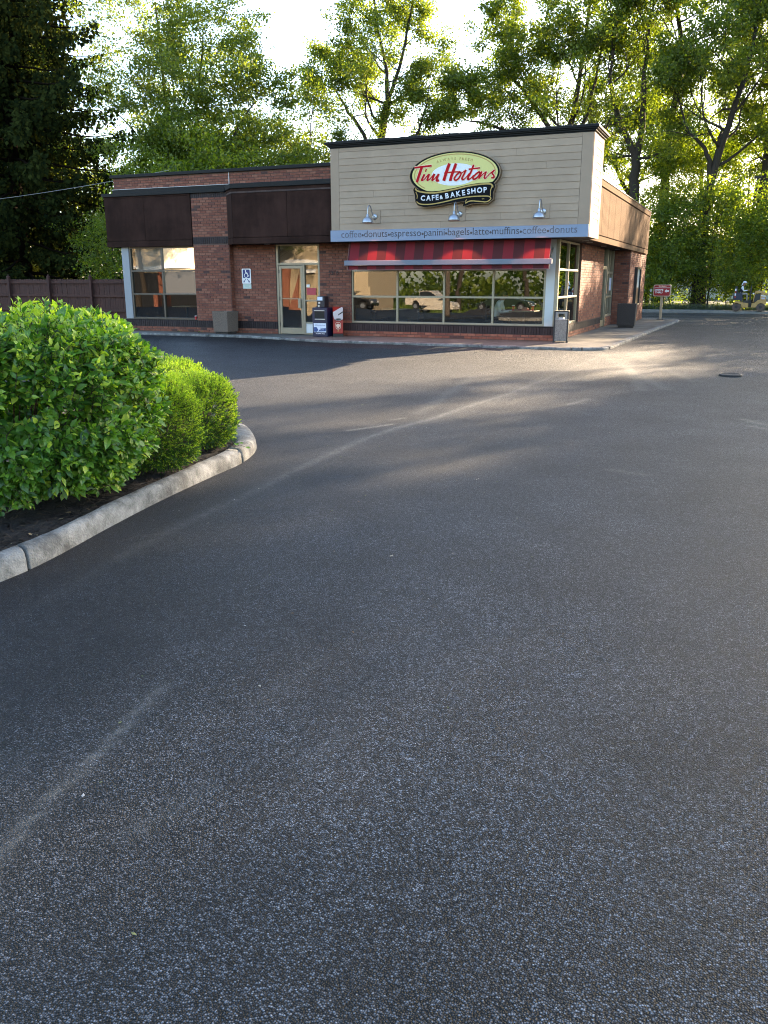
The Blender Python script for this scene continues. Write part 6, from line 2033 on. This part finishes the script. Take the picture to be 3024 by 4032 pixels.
# --- saplings and brush under the trees
sp = [make_tree(90 + i, [dict(path=[(0, 0, -0.1), (0.1, 0, 1.2), (rx, 0, 2.6), (rx * 1.4, 0, 4.6)], r0=0.05, r1=0.012, t0=0.12, n=15, elev=(0.1, 1.0), length=[1.9, 2.0, 1.6, 0.9])], P_SAP, LUND) for i, rx in enumerate((0.2, -0.25, 0.0))]
rs_ = random.Random(12)
spots = []
for i in range(15):
    spots.append((-4.3 + i * 0.86 + rs_.uniform(-.3, .3), rs_.choice((28.2, 29.2, 31.8)) + rs_.uniform(-.4, .4), rs_.uniform(0.65, 1.25)))
places = ['under the forked trunk', 'behind the drive thru sign', 'right of the drive thru sign', 'under the curving trunk', 'behind the roller', 'right of the roller']
cnt = {}
MID = []
for i, (x, y, s) in enumerate(spots):
    u = x / (y + 22.7) * 40
    k = 0 if x < -1.0 else 1 if x < 1.0 else 2 if x < 2.4 else 3 if x < 3.8 else 4 if x < 6 else 5
    row = 'front row' if y < 30.3 else 'middle row' if y < 32.7 else 'back row'
    size = 'short' if s < 0.95 else 'medium' if s < 1.22 else 'tall'
    cnt[(row, k, size)] = cnt.get((row, k, size), 0) + 1
    nth = ['', 'second ', 'third ', 'fourth '][cnt[(row, k, size)] - 1]
    fl = 'from the left, ' if nth else ''
    plant('sapling', f'{nth}{size} sapling {fl}{row} of the wood, {places[k]}', 'sapling', sp[i % 3], (x, y, 0), rs_.uniform(0, 6.28), s, 'saplings at the edge of the wood')
for (x, y, a, s, lb) in [(-1.2, 32.6, 0.5, 1.05, 'mid height bright leafy tree filling the gap below the forked tree'), (4.4, 35.5, 2.4, 1.05, 'mid height bright leafy tree behind the curving trunk')]:
    MID.append((x, y, a, s, lb))
# behind the fence, left
LD = dict(LUND, mat=M['leaf_oak'])
for i, (x, y, s) in enumerate([(-21.6, 11.5, 1.15), (-23.4, 10.6, 0.8), (-20.2, 15.0, 1.4), (-23.0, 17.5, 1.5), (-18.6, 18.5, 1.3)]):
    plant('sapling', ['dark bushy sapling nearest the cafe behind the fence', 'low dark sapling behind the first fence post', 'tall sapling beside the corner window post', 'tall sapling deep behind the fence', 'sapling hidden behind the corner of the cafe'][i], 'sapling', sp[(i + 1) % 3], (x, y, 0), i * 1.3, s, 'saplings behind the fence')
lo = make_tree(99, [dict(path=[(0, 0, -0.2), (0.1, 0, 2.0), (0.4, 0, 5), (0.6, 0, 8.2)], r0=0.15, r1=0.02, t0=0.15, n=16, elev=(0.1, 1.0), length=[2.6, 3.0, 2.4, 1.2])], P_MAPLE, dict(LMAP, per=13, size=0.072, mat=M['leaf_under']))
plant('golden_tree', 'small tree with golden lit leaves between the spruce and the maple', 'tree', lo, (-24.8, 15.5, 0), 0.4, 0.95)
plant('golden_tree', 'second small golden leaved tree close behind the cafe roof corner', 'tree', lo, (-22.2, 16.5, 0), 2.8, 1.0)

for (x, y, a, s, lb) in MID:
    plant('understory_tree', lb, 'tree', lo, (x, y, 0), a, s, 'understory trees of the wood')
# --- spruce
def make_spruce(seed, H, R0, quads):
    rng = np.random.default_rng(seed)
    out = [(np.array([(0.05 * math.sin(z), 0, z) for z in np.linspace(-0.3, H, 12)]), np.linspace(0.42, 0.03, 12))]
    C, D = [], []
    z = 1.0
    while z < H - 0.6:
        nb = 7 if z < H * .7 else 5
        L0 = R0 * (1 - z / H) ** 0.8 + 0.25
        a0 = rng.uniform(0, 6.28)
        for k in range(nb):
            a = a0 + k * 6.283 / nb + rng.normal(0, 0.18)
            L = L0 * rng.uniform(0.62, 1.22)
            n = 8
            t = np.linspace(0, 1, n)
            r = L * t
            zz_ = z + 0.10 * L * t - 0.42 * L * t ** 1.6 + 0.30 * L * t ** 4
            pts = np.stack([r * math.cos(a) + rng.normal(0, .05, n), r * math.sin(a) + rng.normal(0, .05, n), zz_], 1)
            out.append((pts, np.linspace(0.045 + 0.006 * L, 0.008, n)))
            m = int(L * 17)
            for q in range(m):
                tt = rng.uniform(0.12, 1.0)
                i = min(int(tt * (n - 1)), n - 2)
                f = tt * (n - 1) - i
                p = pts[i] * (1 - f) + pts[i + 1] * f
                side = rng.choice([-1, 1]) * rng.uniform(0.0, 0.55) * (0.4 + 0.6 * (1 - tt)) * min(1.4, L * .4)
                p = p + np.array([-math.sin(a), math.cos(a), 0]) * side - np.array([0, 0, abs(side) * 0.25])
                hl = rng.uniform(0.25, 0.95) * (0.6 + 0.4 * min(L / 3, 1))
                for w in range(quads):
                    C.append(p + np.array([rng.normal(0, .06), rng.normal(0, .06), -hl * (w + 0.3) / quads]))
                    D.append((a, hl / quads))
        z += rng.uniform(0.62, 1.0)
    C = np.array(C)
    n = len(C)
    dn = np.stack([rng.normal(0, 0.28, n), rng.normal(0, 0.28, n), -np.ones(n)], 1)
    outw = np.array([[math.cos(d[0]), math.sin(d[0]), 0] for d in D]) * 0.25
    dn = dn + outw
    dn /= np.linalg.norm(dn, axis=1, keepdims=True)
    sd_ = np.cross(dn, rng.normal(0, 1, (n, 3))); sd_ /= np.linalg.norm(sd_, axis=1, keepdims=True)
    hl = np.array([d[1] for d in D])[:, None] * rng.uniform(0.8, 1.4, (n, 1))
    w = rng.uniform(0.07, 0.15, (n, 1))
    V = np.stack([C, C + dn * hl * .5 - sd_ * w, C + dn * hl * 1.1, C + dn * hl * .5 + sd_ * w], 1).reshape(-1, 3)
    TV, TF = tubes_mesh(out, 8)
    return mesh_np('trunk', TV, TF, mat('spruce_bark', (0.011, 0.009, 0.007), 1.0, spec=0.0), smooth=True), mesh_np('crown', V, np.arange(4 * n).reshape(-1, 4), M['needle'])
spr = make_spruce(5, 29.0, 8.3, 4)
plant('spruce_tree', 'tall dark spruce with drooping boughs behind the fence', 'tree', spr, (-32.6, 14.2, 0))
plant('spruce_tree', 'second dark spruce standing farther back at the left edge', 'tree', spr, (-38.5, 20.0, 0), 1.9, 0.95)

# --- grass on the verge
rg = np.random.default_rng(17)
n = 26000
bx_ = rg.uniform(-5, 11, n); by_ = 26.9 + np.abs(rg.normal(0, 2.2, n))
h_ = rg.uniform(0.08, 0.36, n); aa = rg.uniform(0, 6.28, n)
wv = np.stack([np.cos(aa), np.sin(aa), np.zeros(n)], 1) * 0.012
b0 = np.stack([bx_, by_, np.full(n, 0.02)], 1)
tipv = b0 + np.stack([rg.normal(0, .08, n), rg.normal(0, .08, n), h_], 1)
V = np.stack([b0 - wv, b0 + wv, tipv], 1).reshape(-1, 3)
o = link('grass', mesh_np('grass', V, np.arange(3 * n).reshape(-1, 3), M['grass']))
o['kind'] = 'stuff'

# ================================================================== shrubs in the planting island
def leafy_shrub(label, c, rx, ry, top, seed, nshoot):
    rng = np.random.default_rng(seed)
    t = thing('leafy_shrub', label, 'shrub', (c[0], c[1], -0.03))
    LV, LF, MI = [], [], []
    # leaf template: 8 verts, folded along the midrib and curled to the tip
    tm = np.array([(0, 0, 0), (0.28, 0.21, 0.035), (0.58, 0.20, 0.02), (1.0, 0, -0.10), (0.58, -0.20, 0.02), (0.28, -0.21, 0.035), (0.28, 0, 0.0), (0.58, 0, -0.012)])
    tf = np.array([(0, 6, 1, 1), (6, 7, 2, 1), (7, 3, 2, 2), (0, 5, 6, 6), (5, 4, 7, 6), (4, 3, 7, 7)])
    tris = np.array([(0, 6, 1), (6, 7, 2), (6, 2, 1), (7, 3, 2), (0, 5, 6), (5, 4, 7), (5, 7, 6), (4, 3, 7)])
    twigs = []
    lf = []
    for i in range(nshoot):
        # a point on the clipped dome
        u = rng.uniform(0, 6.283)
        ph = math.acos(rng.uniform(-0.92, 1.0))
        sn = math.sin(ph) ** 0.5 if math.sin(ph) > 0 else 0
        nrm = np.array([math.cos(u) * math.sin(ph), math.sin(u) * math.sin(ph), math.cos(ph)])
        hz = top * 0.52
        bulge = 1 + 0.05 * math.sin(3 * u + 1) + 0.04 * math.sin(7 * u) * math.sin(ph * 3)
        q = np.array([rx * sn * math.cos(u) * bulge, ry * sn * math.sin(u) * bulge, hz + (hz * 0.92) * np.sign(math.cos(ph)) * abs(math.cos(ph)) ** 0.66])
        depth = rng.exponential(0.09)
        q = q - nrm * min(depth, 0.35) + nrm * 0.05 * math.sin(5 * u + 3 * q[2] * 4) * math.sin(6 * q[2] + 2 * u)
        d = unit(nrm * 0.9 + np.array([0, 0, 0.45]) + rng.normal(0, 0.38, 3))
        Ls = rng.uniform(0.11, 0.22) * (1.75 if rng.random() < 0.10 else 1)
        p0 = q - d * Ls * 0.7
        twigs.append((np.array([p0, p0 + d * Ls * .5, p0 + d * Ls]), np.array([0.003, 0.0025, 0.0015])))
        a = unit(np.cross(d, rng.normal(0, 1, 3)))
        b = np.cross(d, a)
        npair = rng.integers(3, 6)
        topness = max(0, min(1, (q[2] / top - 0.55) * 2.2))
        for k in range(npair):
            s = (k + 0.6) / npair
            pos = p0 + d * Ls * s
            rot = k * 1.57 + rng.uniform(-.3, .3)
            for sg_ in (1, -1):
                out_ = (a * math.cos(rot) + b * math.sin(rot)) * sg_
                ld_ = unit(out_ * (0.9 - 0.45 * s) + d * (0.35 + 0.6 * s) + np.array([0, 0, -0.12]) + rng.normal(0, .12, 3))
                size = rng.uniform(0.048, 0.092) * (1.0 if s < 0.75 else 0.72) * (1.5 if rng.random() < 0.03 else 1)
                young = rng.random() < (0.12 + 0.62 * topness) * (0.35 + 0.65 * s)
                lf.append((pos, ld_, size, young, nrm))
    n = len(lf)
    pos = np.array([l[0] for l in lf]); ld_ = np.array([l[1] for l in lf]); sz = np.array([l[2] for l in lf]); yg = np.array([l[3] for l in lf]); nm = np.array([l[4] for l in lf])
    up = nm * 0.7 + np.array([0, 0, 0.8]) + np.random.default_rng(seed + 1).normal(0, 0.35, (n, 3))
    sd_ = np.cross(up, ld_); sd_ /= np.linalg.norm(sd_, axis=1, keepdims=True) + 1e-9
    un = np.cross(ld_, sd_)
    wk = np.random.default_rng(seed + 2).uniform(0.9, 1.35, n)
    V = pos[:, None, :] + sz[:, None, None] * (tm[None, :, 0, None] * ld_[:, None, :] + tm[None, :, 1, None] * wk[:, None, None] * sd_[:, None, :] + tm[None, :, 2, None] * un[:, None, :])
    F = (np.arange(n)[:, None, None] * 8 + tris[None]).reshape(-1, 3)
    fo = link('foliage', mesh_np('foliage', V.reshape(-1, 3), F, [M['leaf_shrub'], M['leaf_tip']], np.repeat(yg.astype(int), len(tris)), smooth=False), t, local=True)
    for k in range(26):
        u = rng.uniform(0, 6.283); r = rng.uniform(0.2, 0.85)
        e = np.array([rx * r * math.cos(u), ry * r * math.sin(u), top * rng.uniform(0.5, 0.85)])
        s0 = e * np.array([0.25, 0.25, 0])
        twigs.append((np.array([s0, (s0 + e) / 2 + np.array([0, 0, -.05]), e]), np.array([0.012, 0.008, 0.004])))
    TV, TF = tubes_mesh(twigs, 5)
    link('stems', mesh_np('stems', TV, TF, M['twig']), t, local=True)
    return t
leafy_shrub('big rounded leafy green shrub filling the left edge of the planting island', (-0.62, -17.95), 1.17, 1.14, 1.40, 3, 5000)

def yew(label, c, rx, ry, top, seed, ntuft, lobes):
    rng = np.random.default_rng(seed)
    t = thing('yew_bush', label, 'shrub', (c[0], c[1], -0.03), 0, 'clipped yew bushes in the planting island')
    N = []
    for i in range(ntuft):
        u = rng.uniform(0, 6.283)
        ph = math.acos(rng.uniform(-0.93, 1.0))
        nrm = np.array([math.cos(u) * math.sin(ph), math.sin(u) * math.sin(ph), math.cos(ph)])
        b = 1 + sum(am * math.sin(f * u + o_) for am, f, o_ in lobes) * math.sin(ph)
        k_ = max(math.sin(ph), 1e-3) ** -0.4
        q = np.array([rx * b * nrm[0] * k_, ry * b * nrm[1] * k_, top * 0.5 + top * 0.47 * np.sign(nrm[2]) * abs(nrm[2]) ** 0.72])
        q = q - nrm * min(rng.exponential(0.03), 0.16) + nrm * 0.035 * math.sin(9 * u + 2) * math.sin(14 * nrm[2] + u * 3)
        d = unit(nrm * 1.0 + np.array([0, 0, 0.45]) + rng.normal(0, 0.38, 3))
        new = rng.random() < 0.26 + 0.72 * max(0, min(1, q[2] / top * 1.3 - 0.25))
        N.append((q, d, new, rng.uniform(0.035, 0.062)))
    n = len(N)
    q = np.array([x[0] for x in N]); d = np.array([x[1] for x in N]); nw = np.array([x[2] for x in N]); L = np.array([x[3] for x in N])
    per = 14
    a = np.cross(d, rng.normal(0, 1, (n, 3))); a /= np.linalg.norm(a, axis=1, keepdims=True)
    b = np.cross(d, a)
    s = rng.uniform(0, 1, (n, per)); ang = rng.uniform(0, 6.283, (n, per))
    rad = a[:, None] * np.cos(ang)[..., None] + b[:, None] * np.sin(ang)[..., None]
    base = q[:, None] + d[:, None] * (L[:, None] * s)[..., None]
    spread = (1.0 - 0.75 * s)[..., None]
    nd = rad * spread + d[:, None] * (0.55 + 0.5 * s)[..., None]
    nd /= np.linalg.norm(nd, axis=-1, keepdims=True)
    ln = rng.uniform(0.012, 0.021, (n, per))[..., None]
    wd_ = np.cross(nd, rng.normal(0, 1, (n, per, 3))); wd_ /= np.linalg.norm(wd_, axis=-1, keepdims=True)
    w = 0.0030
    V = np.stack([base, base + nd * ln * .5 - wd_ * w, base + nd * ln, base + nd * ln * .5 + wd_ * w], 2).reshape(-1, 3)
    mi = np.repeat(nw.astype(int), per)
    link('foliage', mesh_np('foliage', V, np.arange(4 * n * per).reshape(-1, 4), [M['yew_old'], M['yew_new']], mi), t, local=True)
    tw = []
    for k in range(22):
        u = rng.uniform(0, 6.283); r = rng.uniform(0.15, 0.75)
        e = np.array([rx * r * math.cos(u), ry * r * math.sin(u), top * rng.uniform(0.5, 0.85)])
        s0 = e * np.array([0.3, 0.3, 0])
        tw.append((np.array([s0, (s0 + e) / 2, e]), np.array([0.010, 0.007, 0.003])))
    for k in range(0, n, 3):
        tw.append((np.array([q[k] - d[k] * 0.05, q[k], q[k] + d[k] * L[k] * .9]), np.array([0.002, 0.0018, 0.001])))
    TV, TF = tubes_mesh(tw, 5)
    link('stems', mesh_np('stems', TV, TF, M['twig']), t, local=True)
    # dark dense core of old inner twigs and needles
    return t
yew('largest clipped yew with bright tips next to the leafy shrub', (-0.15, -16.84), 0.46, 0.44, 0.80, 5, 9500, [(0.07, 3, 0.5), (0.06, 5, 1.2), (0.05, 8, 0.3)])
yew('clipped yew bush nearest the rounded tip of the kerb', (-0.34, -15.86), 0.40, 0.38, 0.73, 6, 7000, [(0.08, 3, 1.5), (0.06, 5, 0.2), (0.05, 9, 1.0)])
yew('low clipped yew set behind the others, away from the drive', (-1.35, -15.15), 0.62, 0.60, 0.78, 7, 6500, [(0.06, 3, 2.5), (0.05, 5, 0.7)])

def weed(label, loc, n, size, seed):
    rng = np.random.default_rng(seed)
    t = thing('weed', label, 'weed', loc)
    mb, ms = MB(), MB()
    for i in range(n):
        a = rng.uniform(0, 6.283); r = rng.uniform(0.02, 0.13) * size / 0.05; h = rng.uniform(0.01, 0.06)
        e = Vector((r * math.cos(a), r * math.sin(a), h))
        ms.tube([(0, 0, 0), e * 0.5 + Vector((0, 0, 0.02)), e], 0.0018, 4)
        d = Vector((math.cos(a), math.sin(a), -0.15)).normalized()
        s = Vector((-d.y, d.x, 0)); s_ = size * rng.uniform(0.7, 1.2)
        pr = [e, e + d * s_ * .3 + s * s_ * .42 + Vector((0, 0, .006)), e + d * s_ * .75 + s * s_ * .3, e + d * s_, e + d * s_ * .75 - s * s_ * .3, e + d * s_ * .3 - s * s_ * .42 + Vector((0, 0, .006))]
        mb.add(pr, [(0, 1, 2, 3), (0, 3, 4, 5)])
    mb.build('leaves', M['leaf_shrub'], t, local=True)
    ms.build('stems', M['twig'], t, local=True)
weed('broad leaved weed trailing over the kerb tip of the planting island', (0.13, -15.85, 0.005), 6, 0.06, 4)
weed('small weed at the wall foot under the corner window', (-12.0, -0.19, 0.0), 9, 0.05, 8)
weed('small weed at the foot of the brick pilaster', (-11.15, -0.28, 0.0), 10, 0.05, 9)

# ================================================================== trees outside the picture that shade the lot or show in the glass
shade = [(24.0, 29.5, 0.3, 1.05, cv), (21.5, 22.5, 3.0, 1.0, cv), (28.5, 36, 4.1, 1.05, cv), (26.5, 23, 0.4, 1.1, cv), (30, 27, 2.2, 1.15, ok), (33, 19, 5.1, 1.15, ok), (37, 24, 0.9, 1.15, cv), (40, 15, 2.9, 1.15, cv), (45, 19, 3.7, 1.15, ok), (48, 10, 0.2, 1.15, ok), (37, 33, 1.6, 1.15, cv), (53, 16, 5.6, 1.15, cv), (10.6, 29.5, 2.0, 0.9, th)]
shade += [(12.4, 29.8, 1.9, 0.80, lo), (15.0, 28.4, 3.6, 0.9, lo), (17.6, 29.6, 5.0, 1.05, lo), (20.0, 28.0, 2.4, 1.15, lo), (13.8, 33.5, 0.9, 1.15, lo), (17.0, 34.0, 4.4, 1.2, lo)]
for x, y, a, s, m_ in shade:
    plant('shade_tree', 'big leafy tree of the wood right of the drive, outside the picture', 'tree', m_, (x, y, 0), a, s, 'trees of the wood right of the drive')
for i, (x, y, a, s) in enumerate([(-33.0, -41, 0.7, 0.55), (-45, -39, 1.7, 0.7), (-24, -92, 0.2, 0.95), (-15, -88, 2.2, 1.0), (-6, -94, 4.4, 0.95), (4, -89, 1.1, 1.0), (14, -95, 3.2, 0.95), (25, -90, 5.3, 1.0), (-33, -96, 2.9, 1.0), (36, -86, 0.8, 1.0)]):  # second tree is added to darken the corner window's reflection
    plant('far_tree', 'big sunlit tree across the lot behind the camera', 'tree', (ok, cv, ct)[i % 3], (x, y, float(gz(y)) - 0.2), a, s, 'trees across the lot behind the camera')
V = []
n = 9000
bx_ = rg.uniform(-34, 34, n); by_ = rg.uniform(-84, -66, n)
b0 = np.stack([bx_, by_, gz(by_)], 1)
aa = rg.uniform(0, 6.28, n)
wv = np.stack([np.cos(aa), np.sin(aa), np.zeros(n)], 1) * 0.09
V = np.stack([b0 - wv, b0 + wv, b0 + np.stack([rg.normal(0, .1, n), rg.normal(0, .1, n), rg.uniform(0.3, 0.9, n)], 1)], 1).reshape(-1, 3)
o = link('meadow_grass', mesh_np('meadow_grass', V, np.arange(3 * n).reshape(-1, 3), M['leaf_under']))
o['kind'] = 'stuff'

rw = np.random.default_rng(44)
n = 1500
c = np.stack([rw.uniform(-75, 45, n), rw.uniform(-112, -98, n), np.zeros(n)], 1)
c[:, 2] = gz(c[:, 1]) + np.abs(rw.normal(0, 4.2, n))
LV, LF = leaf_quads(rw, c, 9, (0.7, 0.7, 0.6), 0.5)
o = link('far_thicket', mesh_np('far_thicket', LV, LF, M['leaf_under']))
o['kind'] = 'stuff'

n = 1700
c = np.stack([rw.uniform(-70, 70, n), rw.uniform(76, 88, n), np.zeros(n)], 1)
c[:, 2] = np.abs(rw.normal(0, 4.0, n))
LV, LF = leaf_quads(rw, c, 12, (0.6, 0.6, 0.5), 0.36)
o = link('far_woods', mesh_np('far_woods', LV, LF, M['leaf_under']))
o['kind'] = 'stuff'
